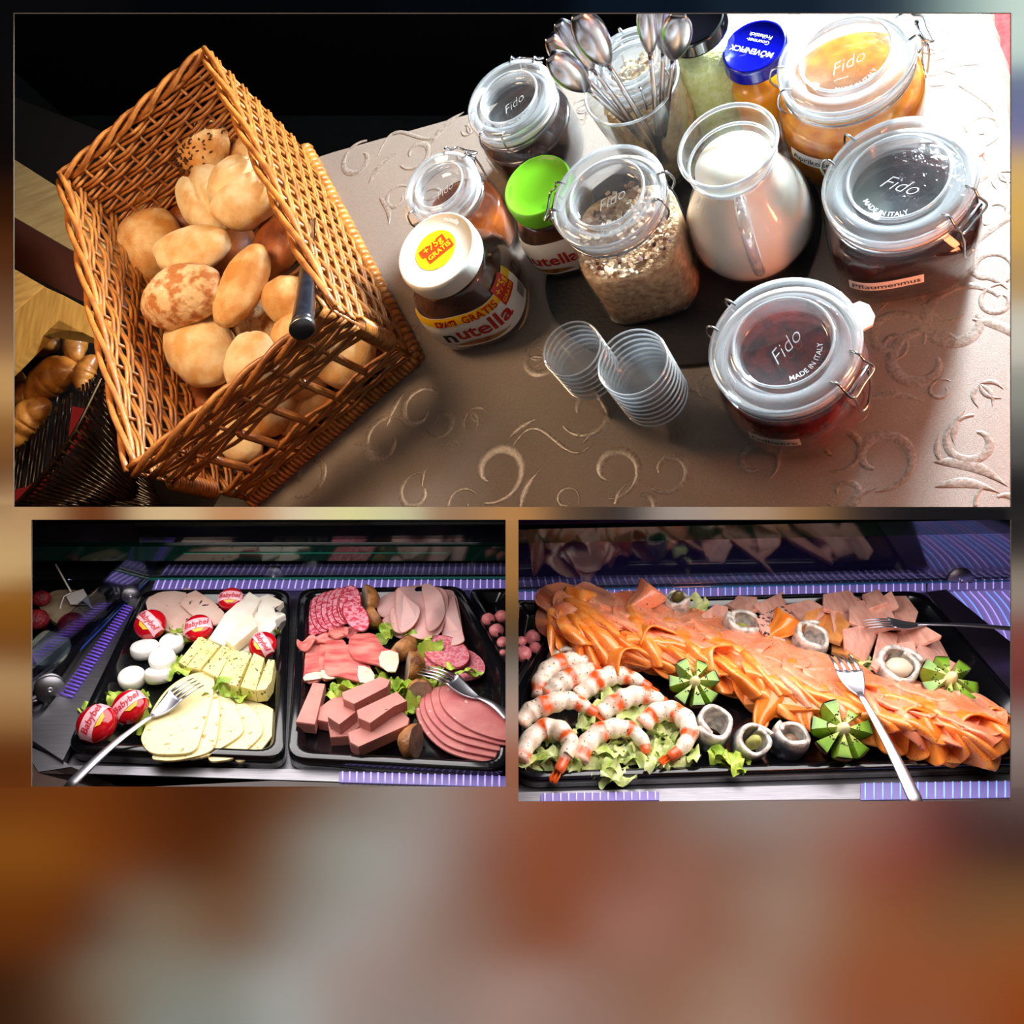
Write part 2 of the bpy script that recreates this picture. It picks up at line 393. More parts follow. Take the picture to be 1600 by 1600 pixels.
xs = sorted(set([-2980, -1500, -500, -250, -100] + list(range(0, 1601, 16)) + [21, 49, 790, 810, 1580, 1700, 1850, 2100, 3000, 4580]))
ys = sorted(set([-2500, -1500, -400, -200, -80] + list(range(0, 1601, 16)) + [20, 792, 812, 1229, 1252, 1700, 1850, 2100, 3000, 4100]))
g = G(); idx = {}; V = []; Cc = []; F = []
def bp(u, v, z, sgn=0):
    return ((u - 800) / FPX * z, -(v - 800) / FPX * z, -z)
for j, v in enumerate(ys):
    for i, u in enumerate(xs):
        idx[i, j] = len(V); V.append(((u - 800) / FPX * ZB, -(v - 800) / FPX * ZB, -ZB)); Cc.append(blur(min(max(u, 0), 1600), min(max(v, 0), 1600)))
for j in range(len(ys) - 1):
    for i in range(len(xs) - 1):
        mu, mv = (xs[i] + xs[i + 1]) / 2, (ys[j] + ys[j + 1]) / 2
        if any(a < mu < c and b < mv < d for a, b, c, d in OPEN): continue
        F.append((idx[i, j], idx[i, j + 1], idx[i + 1, j + 1], idx[i + 1, j]))
g.add(V, F, False, Cc)
for a, b, c, d in OPEN:        # the cut edges of the panel, chamfered away behind
    fr = [(a, b), (c, b), (c, d), (a, d)]; q = 3
    bk = [(a - q, b - q), (c + q, b - q), (c + q, d + q), (a - q, d + q)]
    VV = [((u - 800) / FPX * ZB, -(v - 800) / FPX * ZB, -ZB) for u, v in fr] + [((u - 800) / FPX * ZB, -(v - 800) / FPX * ZB, -ZB - .003) for u, v in bk]
    g.add(VV, [(k, (k + 1) % 4, 4 + (k + 1) % 4, 4 + k) for k in range(4)], False, (.1, .08, .06))
board = M('soft_print', (128, 128, 128), vcol=True, rough=.9, spec=0)
solo(W0, 'wall_front', g, board, 'brown and grey softly blurred printed wall panel with three openings', 'wall', kind='structure', p=(0, 0, 0))
black = M('black_lining', (10, 9, 10), rough=.9, spec=.1)
def plate(name, lo, hi, m, label, cat='wall', kind='structure'):
    g = G(); box(g, lo, hi); solo(W0, name, g, m, label, cat, kind=kind, p=(0, 0, 0))
plate('wall_left', (-1.35, -1.2, -2.6), (-1.3, 1.2, -.51), black, 'black lining on the left flank of the niches')
plate('wall_right', (1.3, -1.2, -2.6), (1.35, 1.2, -.51), black, 'black lining on the right flank of the niches')
plate('ceiling', (-1.3, 1.15, -2.6), (1.3, 1.2, -.51), black, 'black lining over the upper niche', 'ceiling')
plate('floor', (-1.3, -1.2, -2.6), (1.3, -1.15, -.51), black, 'black lining under the lower niches', 'floor')
plate('wall_back', (-1.3, -1.2, -2.65), (1.3, 1.2, -2.6), black, 'black lining behind the niches')
plate('trim_1', (-1.3, -.0035, -2.6), (1.3, .0025, -.51), black, 'thin black shelf dividing upper and lower niches', 'shelf')
plate('trim_2', (-.003, -1.15, -2.6), (.003, -.004, -.51), black, 'thin black partition between the two lower niches', 'partition')

# ================================================================= NICHE 1: the bread table
cloth_m = M('grey_cloth', (156, 142, 132), (140, 126, 116), ns=900, rough=.42, bump=.0004, bs=2600, spec=.5)
satin_m = M('satin_scroll', (132, 116, 104), (156, 144, 136), ns=420, lo=.4, hi=.6, rough=.25, bump=.0002, bs=900, spec=.7)
def flat_poly(S, px, h, t, name, m, label, cat, **k):
    g = slab(S, px, h, t, smooth=1, rings=1); return solo(S, name, g, m, label, cat, **k)
tb = thing(S1, 'tablecloth', 'grey-beige damask tablecloth with woven scrolls under the jars', 'tablecloth')
edge = [(330, 799), (420, 640), (330, 420), (430, 268), (520, 238), (735, 178), (1105, 28), (1150, -20), (1525, -20), (1536, 30), (1556, 90), (1572, 160), (1586, 260), (1640, 520), (1660, 799)]
g = G(); top = [S1.P(u, v, 0) for u, v in edge]; n = len(top)
ctr = [S1.P(900, 500, 0)]
g.add(top, [tuple(range(n))[::-1]], False); g.add([(p[0], p[1], -.012) for p in top], [tuple(range(n))], False)
if g.f:
    pass
# hanging skirt along the far and window sides
E = [S1.P(u, v, 0) for u, v in edge[3:14]]
cen = np.mean(top, 0)
def skirt(a, b):
    i = min(int(a * (len(E) - 1)), len(E) - 2); f = a * (len(E) - 1) - i; p = E[i] * (1 - f) + E[i + 1] * f
    o = p - cen; o[2] = 0; o /= np.linalg.norm(o); r = .018 * math.sin(min(b * 4, 1) * math.pi / 2)
    wv = .006 * math.sin(a * 90) * b
    return p + o * (r + wv) + np.array([0, 0, -.006 * min(b * 4, 1) ** 2 - .20 * b])
part('top_panel', g, cloth_m, tb)
part('skirt', grid(skirt, 80, 10), cloth_m, tb)
def scroll_shape(kind):
    """2D outline strips (centre line, width) for one woven motif"""
    if kind == 'c':
        t = np.linspace(0, 1, 34); a = 1.9 * math.pi * t; r = .5 * (1 - .62 * t)
        x = r * np.cos(a); y = r * np.sin(a); w = .04 + .12 * np.sin(math.pi * np.clip(t * 1.02, 0, 1)) ** .8 * (.4 + .6 * t); return [(x, y, w)]
    if kind == 's':
        t = np.linspace(0, 1, 28); x = t - .5; y = .22 * np.sin(t * 2 * math.pi * .9); w = .015 + .03 * np.sin(math.pi * t); return [(x, y, w)]
    if kind == 'l':
        t = np.linspace(0, 1, 14); x = t - .5; y = .12 * np.sin(t * math.pi); w = .14 * np.sin(math.pi * t ** .8) + .004; return [(x, y, w)]
    if kind == 'f':
        out = []
        for k, an in enumerate((-.7, -.25, .2, .6)):
            t = np.linspace(0, 1, 10); L = .55 - .06 * abs(k - 1); rx = t * L; ry = .1 * np.sin(t * math.pi) * (1 if k % 2 else -1)
            out.append((rx * math.cos(an) - ry * math.sin(an), rx * math.sin(an) + ry * math.cos(an), .075 * np.sin(math.pi * t ** .75) + .003))
        return out
MOT = [('c',920,640,95,200),('c',775,735,110,250),('c',970,590,70,40),('l',620,640,70,60),('c',655,640,80,10),('f',735,640,75,-60),('c',690,660,55,190),('f',705,690,45,-80),
 ('c',600,690,90,30),('l',555,620,70,70),('c',590,560,70,120),('c',480,740,80,240),('l',510,700,60,20),('c',650,770,70,60),('l',665,745,40,70),('c',720,790,60,30),('l',830,765,75,55),('c',885,780,45,330),
 ('l',820,670,60,20),('s',860,690,140,5),('c',960,735,95,250),('l',930,680,50,30),('c',1000,790,90,100),('l',1135,650,60,-60),('l',1015,605,60,-20),('f',1090,600,70,-20),('l',1060,615,70,-15),('c',1180,720,75,300),('c',1045,735,80,200),
 ('c',1375,715,110,255),('c',1340,640,60,30),('c',1440,565,120,20),('c',1395,540,50,250),('l',1400,625,75,-15),('c',1500,500,130,20),('c',1395,525,95,330),('c',1560,470,60,60),('f',1530,600,80,-60),('l',1560,520,90,-50),('c',1520,690,90,80),('l',1500,665,60,60),
 ('l',1515,740,110,-30),('l',1510,765,90,-20),('c',1565,790,80,120),('c',1320,770,60,200),('l',1345,780,60,30),('c',1310,700,80,240),('l',1545,440,60,-40),('c',1545,420,70,300),('c',1465,60,60,190),('l',1480,110,90,-15),('f',1440,115,90,-10),('c',1450,85,50,80),
 ('l',1525,155,80,-60),('c',1530,200,75,220),('c',1515,255,110,60),('f',1560,270,60,-70),('l',1410,30,60,20),('c',1230,40,50,30),('l',1270,35,50,20),('l',1560,360,90,20),('c',1555,330,60,120),
 ('c',560,250,70,60),('l',600,262,70,40),('c',650,240,60,200),('s',640,215,120,15),('l',700,200,70,30),('f',690,300,60,200),('c',620,310,50,20),('l',600,330,60,-70),('f',735,210,50,100),('c',640,520,60,100),('l',570,700,50,-30),('c',850,560,80,60),('f',850,560,60,160),('c',905,180,60,60),('f',900,175,50,-20),('c',1275,210,60,60),('l',1240,230,50,10),
 ('c',1470,610,40,40),('l',1470,700,50,80),('s',1440,480,120,-10),('s',1290,300,90,80),('c',1295,330,50,80)]
g = G()
for k, (kd, u, v, sz, ro) in enumerate(MOT):
    c0 = S1.P(u, v); s = sz * S1.m(u, v); a = math.radians(ro) + (0 if k % 2 else .1)
    for (x, y, wd) in scroll_shape(kd):
        C = np.stack([x, y], 1); T = np.gradient(C, axis=0); T /= np.linalg.norm(T, axis=1)[:, None] + 1e-9; Nn = np.stack([-T[:, 1], T[:, 0]], 1)
        lay = [(1.0, .00005), (.82, .00032), (0, .0004), (-.82, .00032), (-1.0, .00005)]
        V = []
        for q, hh in lay:
            pt = C + Nn * (wd * q)[:, None] * .5 * (1.3); X = pt[:, 0] * s; Y = pt[:, 1] * s
            V.append(np.stack([c0[0] + X * math.cos(a) - Y * math.sin(a), c0[1] + X * math.sin(a) + Y * math.cos(a), np.full(len(X), hh)], 1))
        n = len(x); F = [(r * n + i, r * n + i + 1, (r + 1) * n + i + 1, (r + 1) * n + i) for r in range(4) for i in range(n - 1)]
        V = np.vstack(V); cy = S1.X[1] * V[:, 0] + S1.Y[1] * V[:, 1] + S1.n[1] * (V[:, 2] - S1.d)
        g.add(V, [q[::-1] for q in F if min(cy[i] for i in q) > .0035], True)
part('scroll_pattern', g, satin_m, tb, 'glossy woven scrolls and leaves', 'stuff')
tt = thing(S1, 'table', 'dark table top under the damask cloth', 'table')
ins = [S1.P(u, v, 0) for u, v in edge[:]]; ins = [cen + (p - cen) * .985 for p in ins]
g = G(); n = len(ins); g.add([(p[0], p[1], -.0125) for p in ins] + [(p[0], p[1], -.035) for p in ins], [tuple(range(n))[::-1], tuple(range(n, 2 * n))] + [(k, (k + 1) % n, n + (k + 1) % n, n + k) for k in range(n)], False)
part('table_top', g, M('dark_wood', (40, 26, 18), rough=.5), tt)
# ---- slate board
slate_m = M('black_slate', (20, 19, 21), (34, 32, 36), ns=30, rough=.42, bump=.0004, bs=220, spec=.4)
pxs = [(852, 440), (858, 480), (885, 520), (930, 550), (1000, 566), (1075, 570), (1140, 556), (1200, 515), (1245, 460), (1272, 400), (1283, 350), (1278, 300), (1250, 262), (1200, 240), (1100, 232), (1000, 250), (920, 300), (870, 370)]
g = slab(S1, pxs, .007, .0055, smooth=5, rings=2, chamf=.004)
solo(S1, 'slate_board', g, slate_m, 'round black slate serving board under cereal jar and milk carafe', 'board')

# ---- clip top jars
wire_m = M('steel_wire', (190, 190, 195), rough=.22, metal=1)
glass_j = GLASS('jar_glass', (.98, .99, 1), base=.05, power=5, top=.95, rough=.03, milk=.01)
glass_l = GLASS('lid_glass', (.97, .985, 1), base=.07, power=3.2, top=.95, rough=.05, milk=.03)
rubber_m = M('pale_rubber', (225, 215, 205), rough=.5, sss=.2)
paper_m = M('white_paper', (240, 236, 230), rough=.7); ink_m = M('black_ink', (25, 22, 22), rough=.7)
emb_m = M('embossed_glass', (235, 240, 245), rough=.15, spec=.8)
def ring_pts(r, z, n=40, a0=0, a1=2 * math.pi):
    return [(r * math.cos(a0 + (a1 - a0) * k / n), r * math.sin(a0 + (a1 - a0) * k / n), z) for k in range(n + (0 if abs(a1 - a0 - 2 * math.pi) < 1e-6 else 1))]
def clip_jar(S, u, v, rpx, H, lab, fill, cont_m, clamp, h0=0.0, sq=2.0, bulge=1.08, label=None, tab=None, script=True, base=1.0, textrot=None, name='clip_top_jar', chunks=None):
    """u, v: the lid's middle in the picture; clamp: picture point towards which the wire clamp faces; label: (words, picture point)"""
    p = S.P(u, v, H + h0); p[2] = h0; R = rpx * S.m(u, v, H + h0)
    t = thing(S, name, lab, 'jar', p)
    A = lambda q: math.atan2(*(S.P(*q, h0)[:2] - p[:2])[::-1])
    body = [(R * .55, .001), (R * base * .9, .001), (R * base * 1.0, .006), (R * bulge * .98, H * .16), (R * bulge, H * .35), (R * bulge, H * .55), (R * bulge * .95, H * .68), (R * .90, H * .78), (R * .86, H * .84), (R * .93, H * .87), (R * .93, H - .019)]
    sqs = [sq, sq, sq, sq, sq, sq, 2 + (sq - 2) * .7, 2, 2, 2, 2]
    part('body', lathe(body, 56, sqs, cap1=False), glass_j, t)
    lidp = [(0.001, H - .013), (R * .56, H - .014), (R * .60, H - .012), (R * .645, H - .003), (R * .67, H - .001), (R * .70, H - .003), (R * .74, H - .003), (R * .80, H), (R * .93, H), (R * .985, H - .003), (R, H - .008), (R, H - .013), (R * .95, H - .015), (R * .9, H - .015), (R * .88, H - .02), (R * .86, H - .02), (R * .84, H - .012), (R * .70, H - .009), (R * .62, H - .018), (0.001, H - .018)]
    lid = part('lid', lathe(lidp[2:19], 56, cap0=False, cap1=False), GLASS('lid_ring_glass', (.97, .985, 1), base=.10, power=2.6, top=.95, rough=.06, milk=.17), t)  # white share mixed in for the window's reflection on the ring
    for q in (lidp[0:3], lidp[18:20]): part('lid_window', lathe(q, 48, cap0=False, cap1=False), glass_l, lid)
    g = G(); tube(g, ring_pts(R * .655, H - .0015), .0012, 6, closed=True); tube(g, ring_pts(R * .985, H - .006), .0014, 6, closed=True)
    part('rim_bead', g, GLASS('bead_glass', (1, 1, 1), base=.35, power=1.2, top=.95, rough=.08, milk=.3), lid)
    part('rubber_ring', lathe([(R * .85, H - .0185), (R * .97, H - .0185), (R * .97, H - .0155), (R * .90, H - .0155)], 48, cap0=False, cap1=False), rubber_m, t)
    if tab is not None:
        a = A(tab); c, s = math.cos(a), math.sin(a)
        g = G(); o = [(R * .9, -.012), (R * 1.12, -.011), (R * 1.2, -.005), (R * 1.2, .005), (R * 1.12, .011), (R * .9, .012)]
        V = [(x * c - y * s, x * s + y * c, z) for z in (H - .0155, H - .0185) for x, y in o]
        g.add(V, [tuple(range(6)), tuple(range(6, 12))[::-1]] + [(k, 6 + k, 6 + (k + 1) % 6, (k + 1) % 6) for k in range(6)], False)
        part('pull_tab', g, rubber_m, t)
    part('neck_bead', lathe([(R * .93, H - .026), (R * .975, H - .026), (R * .985, H - .023), (R * .975, H - .02), (R * .93, H - .019)], 48, cap0=False, cap1=False), glass_l, t)
    # contents
    f = [(0.001, .004)] + [(r * .965, max(z, .004)) for r, z in body[2:] if z < fill]; sqc = [2] + [s for (r, z), s in zip(body[2:], sqs[2:]) if z < fill]
    rt = np.interp(fill, [z for r, z in body[1:]], [r for r, z in body[1:]]) * .965
    f += [(rt, fill), (rt * .93, fill + .001), (rt * .6, fill + .0025), (rt * .3, fill + .0015), (0.001, fill + .003)]; sqc += [2 + (sq - 2) * .5] * 5
    part('contents', lathe(f, 48, sqc, cap0=False, cap1=False), cont_m, t)
    if chunks:
        g = chunks(R * bulge * .93, fill, rt, sq); part('flakes', g, chunks.mat, t, kind='stuff')
    # wire clamp and hinge
    def wire(a, z0, z1, wdt, out, nm):
        c, s = math.cos(a), math.sin(a); T = lambda x, y, z: (x * c - y * s, x * s + y * c, z)
        g = G()
        tube(g, crom([T(R * .8, -wdt, H - .002), T(R * .96, -wdt, H + .001), T(R * 1.04, -wdt, H - .006), T(R * 1.06 + out, -wdt, z1), T(R * 1.06 + out, 0, z1 - .001), T(R * 1.06 + out, wdt, z1), T(R * 1.04, wdt, H - .006), T(R * .96, wdt, H + .001), T(R * .8, wdt, H - .002)], 5, False), .00105, 6)
        part(nm, g, wire_m, t)
        return T
    a = A(clamp)
    T = wire(a, H, H - .012, .013, .006, 'clamp_wire')
    g = G(); tube(g, crom([T(R * .99, -.011, H - .02), T(R * 1.09, -.011, H - .013), T(R * 1.14, -.009, H - .03), T(R * 1.12, -.006, H - .055), T(R * 1.13, 0, H - .06), T(R * 1.12, .006, H - .055), T(R * 1.14, .009, H - .03), T(R * 1.09, .011, H - .013), T(R * .99, .011, H - .02)], 5, False), .00105, 6); part('clamp_lever', g, wire_m, t)
    g = G(); tube(g, ring_pts(R * .955, H - .0225), .001, 6, closed=True); tube(g, [T(R * 1.085, -.013, H - .0135), T(R * 1.085, .013, H - .0135)], .0016, 6); part('neck_wire', g, wire_m, t)
    c, s = math.cos(a + math.pi), math.sin(a + math.pi); T2 = lambda x, y, z: (x * c - y * s, x * s + y * c, z)
    for sg in (-1, 1):
        g = G(); tube(g, crom([T2(R * .86, sg * .012, H - .001), T2(R * .97, sg * .012, H + .0015), T2(R * 1.05, sg * .013, H - .001), T2(R * 1.09, sg * .014, H - .012), T2(R * 1.0, sg * .014, H - .022)], 5, False), .001, 6); part('hinge_wire', g, wire_m, t)
    if script:
        ar = textrot if textrot is not None else a + math.pi / 2; ca, sa = math.cos(ar), math.sin(ar)
        fl = lambda x, y: (x * ca - y * sa, x * sa + y * ca, H - .0122)
        letters(lid, 'Fido', R * .30, fl, emb_m, shear=.5, bold=-.02, name='embossed_lettering')
        word = 'MADE IN ITALY'
        def arc(x, y):
            th = x / (R * .46) - math.pi / 2; r = R * .46 + y * -1 * -1
            r = R * .46 - y; X = r * math.cos(th); Y = r * math.sin(th); return fl(X, Y)
        letters(lid, word, R * .1, lambda x, y: arc(x, y), emb_m, bold=.01, name='embossed_lettering')
    if label:
        wd, q, sz = label; al = A(q); zz = H * (.50 if sq == 2 else .42); rr = lambda z, ph: np.interp(z, [b[1] for b in body], [b[0] for b in body]) * (1.0 if sq == 2 else 1 / ((abs(math.cos(ph)) ** sq + abs(math.sin(ph)) ** sq) ** (1 / sq)))
        Wd = np.ptp(text_geo(wd, sz)[0][:, 0]) * 1.02 + .005
        def surf(x, y, o=.0006):
            r0 = R * bulge; ph = al + x / r0; z = zz + y; r = rr(z, ph) + o; return (r * math.cos(ph), r * math.sin(ph), z)
        g = grid(lambda i, j: surf((i - .5) * Wd, (j - .5) * sz * 1.35), 14, 2); lb = part('paper_label', g, paper_m, t)
        letters(lb, wd, sz, lambda x, y: surf(x, y - sz * .05, .0010), ink_m, sx=1.02)
    return t, R
jam_red = M('strawberry_jam', (120, 14, 8), (60, 6, 8), ns=90, rough=.12, coat=1, sss=.3, sss_r=.01, bump=.002, bs=130)
jam_plum = M('plum_jam', (52, 10, 12), (26, 6, 8), ns=90, rough=.12, coat=1, bump=.002, bs=150)
jam_apri = M('apricot_jam', (205, 130, 30), (180, 95, 15), ns=70, rough=.15, coat=.8, sss=.3, sss_r=.01, bump=.001, bs=110)
jam_dark = M('dark_jam', (22, 12, 12), (40, 20, 16), ns=60, rough=.15, coat=.8)
honey_m = M('amber_jam', (190, 100, 30), (150, 70, 20), ns=40, rough=.1, coat=1, sss=.3, sss_r=.01)
clip_jar(S1, 1222, 533, 117, .105, 'clip-top jar of red strawberry jam beside the stacked glasses, labelled in front', .072, jam_red, (1290, 640), label=('Erdbeere', (1205, 800), .0095), tab=(1345, 580), textrot=math.radians(45))
clip_jar(S1, 1403, 274, 114, .098, 'squarish clip-top jar of dark plum jam at the cloth edge', .062, jam_plum, (1500, 430), sq=3.2, bulge=1.04, label=('Pflaumenmus', (1375, 560), .0088), tab=(1560, 300), textrot=math.radians(-35))
clip_jar(S1, 1320, 82, 104, .115, 'clip-top jar of orange apricot jam behind the plum jam', .075, jam_apri, (1440, 190), bulge=1.14, label=('Aprikose', (1262, 340), .0095), textrot=math.radians(15))
clip_jar(S1, 793, 150, 73, .10, 'clip-top jar of nearly black preserve at the far cloth edge', .06, jam_dark, (860, 240), bulge=1.12, label=('Vie', (775, 330), .009), tab=(715, 210), textrot=math.radians(30))
clip_jar(S1, 684, 287, 63, .105, 'small clip-top jar of amber preserve behind the white-lidded spread', .055, honey_m, (810, 290), bulge=1.12, tab=(730, 400), textrot=math.radians(30))
cer_m = M('cereal_bed', (222, 180, 136), (172, 128, 92), ns=160, rough=.8, bump=.003, bs=300)
flake_m = M('oat_flake', (215, 180, 135), (150, 105, 75), ns=60, rough=.7, vcol=True)
def flakes(R, fill, rt, sq):
    g = G()
    r2 = np.random.default_rng(3)
    for k in range(900):
        a = r2.uniform(0, 2 * math.pi)
        if k < 620: z = r2.uniform(.004, fill); e = sq; q = 1 / ((abs(math.cos(a)) ** e + abs(math.sin(a)) ** e) ** (1 / e)); r = R * .975 * q; nrm = np.array([math.cos(a), math.sin(a), r2.normal(0, .3)])
        else: r = rt * math.sqrt(r2.uniform(0, 1)); z = fill + .003 + r2.uniform(0, .004); nrm = np.array([r2.normal(0, .5), r2.normal(0, .5), 1])
        nrm /= np.linalg.norm(nrm); c = np.array([r * math.cos(a), r * math.sin(a), z]); u_ = np.cross(nrm, r2.normal(size=3)); u_ /= np.linalg.norm(u_); v_ = np.cross(nrm, u_)
        s = r2.uniform(.0016, .0036); cc = tuple(np.array(lin((246, 220, 184))) * r2.uniform(.6, 1.1)) if r2.random() > .12 else lin((110, 50, 30))
        V = [c + s * (math.cos(t) * u_ + .8 * math.sin(t) * v_) + nrm * .0006 * (i % 2) for i, t in enumerate(np.linspace(0, 2 * math.pi, 7)[:6])]
        g.add(V + [c + nrm * .0012], [(i, (i + 1) % 6, 6) for i in range(6)], True, cc)
    return g
flakes.mat = flake_m
clip_jar(S1, 946, 300, 92, .135, 'tall squarish clip-top jar of oat cereal on the slate board', .075, cer_m, (915, 440), h0=.007, sq=3.4, bulge=.98, chunks=flakes, textrot=math.radians(20))
# clip jar behind the spoons, pale flakes
def pale(R, fill, rt, sq): return flakes(R, fill, rt, sq)
pale.mat = M('pale_flake', (225, 195, 150), rough=.7)
clip_jar(S1, 983, 92, 66, .13, 'clip-top jar of pale cornflakes behind the spoon tumbler', .09, M('pale_bed', (205, 170, 120), (170, 130, 90), ns=120, rough=.8), (1010, 210), sq=2, bulge=1.1, chunks=pale, textrot=math.radians(30))

# ---- chocolate spread jars with ribbed screw lids
choc_m = M('chocolate_spread', (92, 48, 26), (62, 30, 16), ns=35, rough=.2, coat=.8)
def spread_jar(u, v, rpx, H, lab, lid_m, size, big):
    p = S1.P(u, v, H); p[2] = 0; R = rpx * S1.m(u, v, H); p = np.array(p)
    t = thing(S1, 'spread_jar', lab, 'jar', p)
    lh = .020
    B = R * 1.30 if big else R * 1.22
    body = [(B * .7, .001), (B * .93, .002), (B * 1.0, .010), (B * 1.02, H * .3), (B * 1.0, H * .48), (B * .93, H * .6), (R * 1.0, H * .70), (R * .90, H - lh - .003), (R * .90, H - lh + .004)]
    sqs = [2.8] * 5 + [2.5, 2.1, 2, 2]
    part('body', lathe(body, 56, sqs, cap1=False), glass_j, t)
    part('contents', lathe([(r * .97, z + .001) for r, z in body[1:-1]] + [(R * .8, H - lh - .004), (.001, H - lh - .004)], 56, sqs[1:-1] + [2, 2], cap1=False), choc_m, t)
    # lid with fine ribs
    seg = 120; g = G(); V = []
    pr = [(R * .99, H - lh), (R, H - lh * .85), (R, H - .004), (R * .985, H - .001), (R * .95, H), (R * .93, H - .0008), (R * .5, H - .0008), (.00002, H - .0008)]
    for i, (r, z) in enumerate(pr):
        for k in range(seg):
            a = 2 * math.pi * k / seg; q = r * (1 + (.012 if (k % 2 and i in (1, 2)) else 0)); V.append((q * math.cos(a), q * math.sin(a), z))
    F = [(i * seg + k, i * seg + (k + 1) % seg, (i + 1) * seg + (k + 1) % seg, (i + 1) * seg + k) for i in range(len(pr) - 1) for k in range(seg)]
    g.add(V, F, True); lid = part('lid', g, lid_m, t)
    A = lambda q: math.atan2(*(S1.P(*q, H * .4)[:2] - p[:2])[::-1])
    al = A((770, 620)) if big else A((840, 470))
    sqb = lambda z, ph: np.interp(z, [b[1] for b in body], [b[0] for b in body]) / ((abs(math.cos(ph)) ** 2.8 + abs(math.sin(ph)) ** 2.8) ** (1 / 2.8))
    def surf(x, y, o=.0006):
        ph = al + x / B; z = H * .40 + y; r = sqb(z, ph) + o; return (r * math.cos(ph), r * math.sin(ph), z)
    hh = H * .22
    lb = part('paper_label', grid(lambda i, j: surf((i - .5) * B * 2.5, (j - .5) * 2 * hh), 40, 6), paper_m, t)
    red = M('label_red', (190, 28, 18), rough=.5); blk = M('label_black', (20, 12, 10), rough=.5); yel = M('label_yellow', (240, 190, 20), rough=.5); brn = M('label_brown', (120, 60, 25), (190, 130, 70), ns=120, rough=.5)
    wn = np.ptp(text_geo('n', size, 0, .025)[0][:, 0]); wu = np.ptp(text_geo('utella', size, 0, .025)[0][:, 0]); gp = size * .09; x0 = -(wn + gp + wu) / 2
    letters(lb, 'n', size, lambda x, y: surf(x + x0 + wn / 2, y - size * .10, .0012), blk, bold=.025)
    letters(lb, 'utella', size, lambda x, y: surf(x + x0 + wn + gp + wu / 2, y + size * .02, .0012), red, bold=.025)
    part('bread_picture', grid(lambda i, j: surf((i - .55) * B * 1.1, -hh * .72 + (j - .5) * hh * .36 * math.sin(math.pi * min(max(i, .04), .96)), .0011), 18, 4), brn, lb)
    if big:
        part('yellow_band', grid(lambda i, j: surf((i - .5) * B * 2.5, hh * .80 + (j - .5) * hh * .38, .0010), 40, 2), yel, lb)
        part('red_block', grid(lambda i, j: surf(-B * .48 + (i - .5) * B * .42, hh * .76 + (j - .5) * hh * .3, .0013), 8, 2), red, lb)
        letters(lb, '+75g', size * .36, lambda x, y: surf(x - B * .48, y + hh * .76, .0017), yel, bold=.008)
        letters(lb, 'GRATIS', size * .42, lambda x, y: surf(x + B * .22, y + hh * .76, .0015), red, bold=.02)
        part('red_block', grid(lambda i, j: surf(B * .86 + (i - .5) * B * .42, hh * .72 + (j - .5) * hh * .85, .0013), 8, 4), red, lb)
        letters(lb, '+75g', size * .36, lambda x, y: surf(x + B * .86, y + hh * .9, .0017), yel, bold=.01)
        letters(lb, 'GRATIS', size * .22, lambda x, y: surf(x + B * .86, y + hh * .5, .0017), yel, bold=.01)
        for k in range(9):
            part('code_bar', grid(lambda i, j: surf(B * 1.02 + k * .0012 + (i - .5) * .0006, -hh * .35 + (j - .5) * hh * .6, .0012), 1, 3), ink_m, lb)
    a = math.radians(42 - 12); ca, sa = math.cos(a), math.sin(a); fl = lambda x, y, z=0: (x * ca - y * sa, x * sa + y * ca, H - .0005 + z)
    if big:
        g = G(); g.add([fl(R * .52 * math.cos(k * math.pi / 18), R * .52 * math.sin(k * math.pi / 18)) for k in range(36)], [tuple(range(36))], False); st = part('sticker', g, M('sticker_yellow', (250, 225, 20), rough=.4), lid)
        g = G(); g.add([fl(x * R, y * R, .0003) for x, y in ((-.36, .02), (.34, .02), (.34, .26), (-.36, .26))], [(0, 1, 2, 3)], False); g.add([fl(x * R, y * R, .0003) for x, y in ((-.28, -.24), (.42, -.24), (.42, 0.02), (-.28, .02))], [(0, 1, 2, 3)], False); part('red_block', g, M('sticker_orange', (225, 70, 20), rough=.4), st)
        letters(st, '+75g', R * .27, lambda x, y: fl(x, y + R * .14, .0007), M('sticker_yellow', (250, 225, 20)), bold=.01)
        letters(st, 'GRATIS', R * .19, lambda x, y: fl(x + R * .06, y - R * .11, .0007), M('sticker_yellow', (250, 225, 20)), bold=.02)
    for k in range(3 if not big else 4):
        th0 = k * (2 * math.pi / (3 if not big else 4)) + .5
        def arc(x, y, th0=th0):
            th = th0 - x / (R * .8); r = R * .8 + y; return fl(r * math.cos(th), r * math.sin(th), .0003)
        letters(lid, 'nutella', R * .17, arc, lid_m, bold=.0, name='embossed_lettering')
    return t
white_lid = M('white_plastic', (238, 236, 228), rough=.35); green_lid = M('green_plastic', (120, 200, 40), rough=.35)
spread_jar(680, 390, 68, .108, 'large jar of hazelnut chocolate spread with a white screw lid', white_lid, .0265, True)
spread_jar(838, 289, 56, .10, 'jar of hazelnut chocolate spread with a lime green lid', green_lid, .021, False)

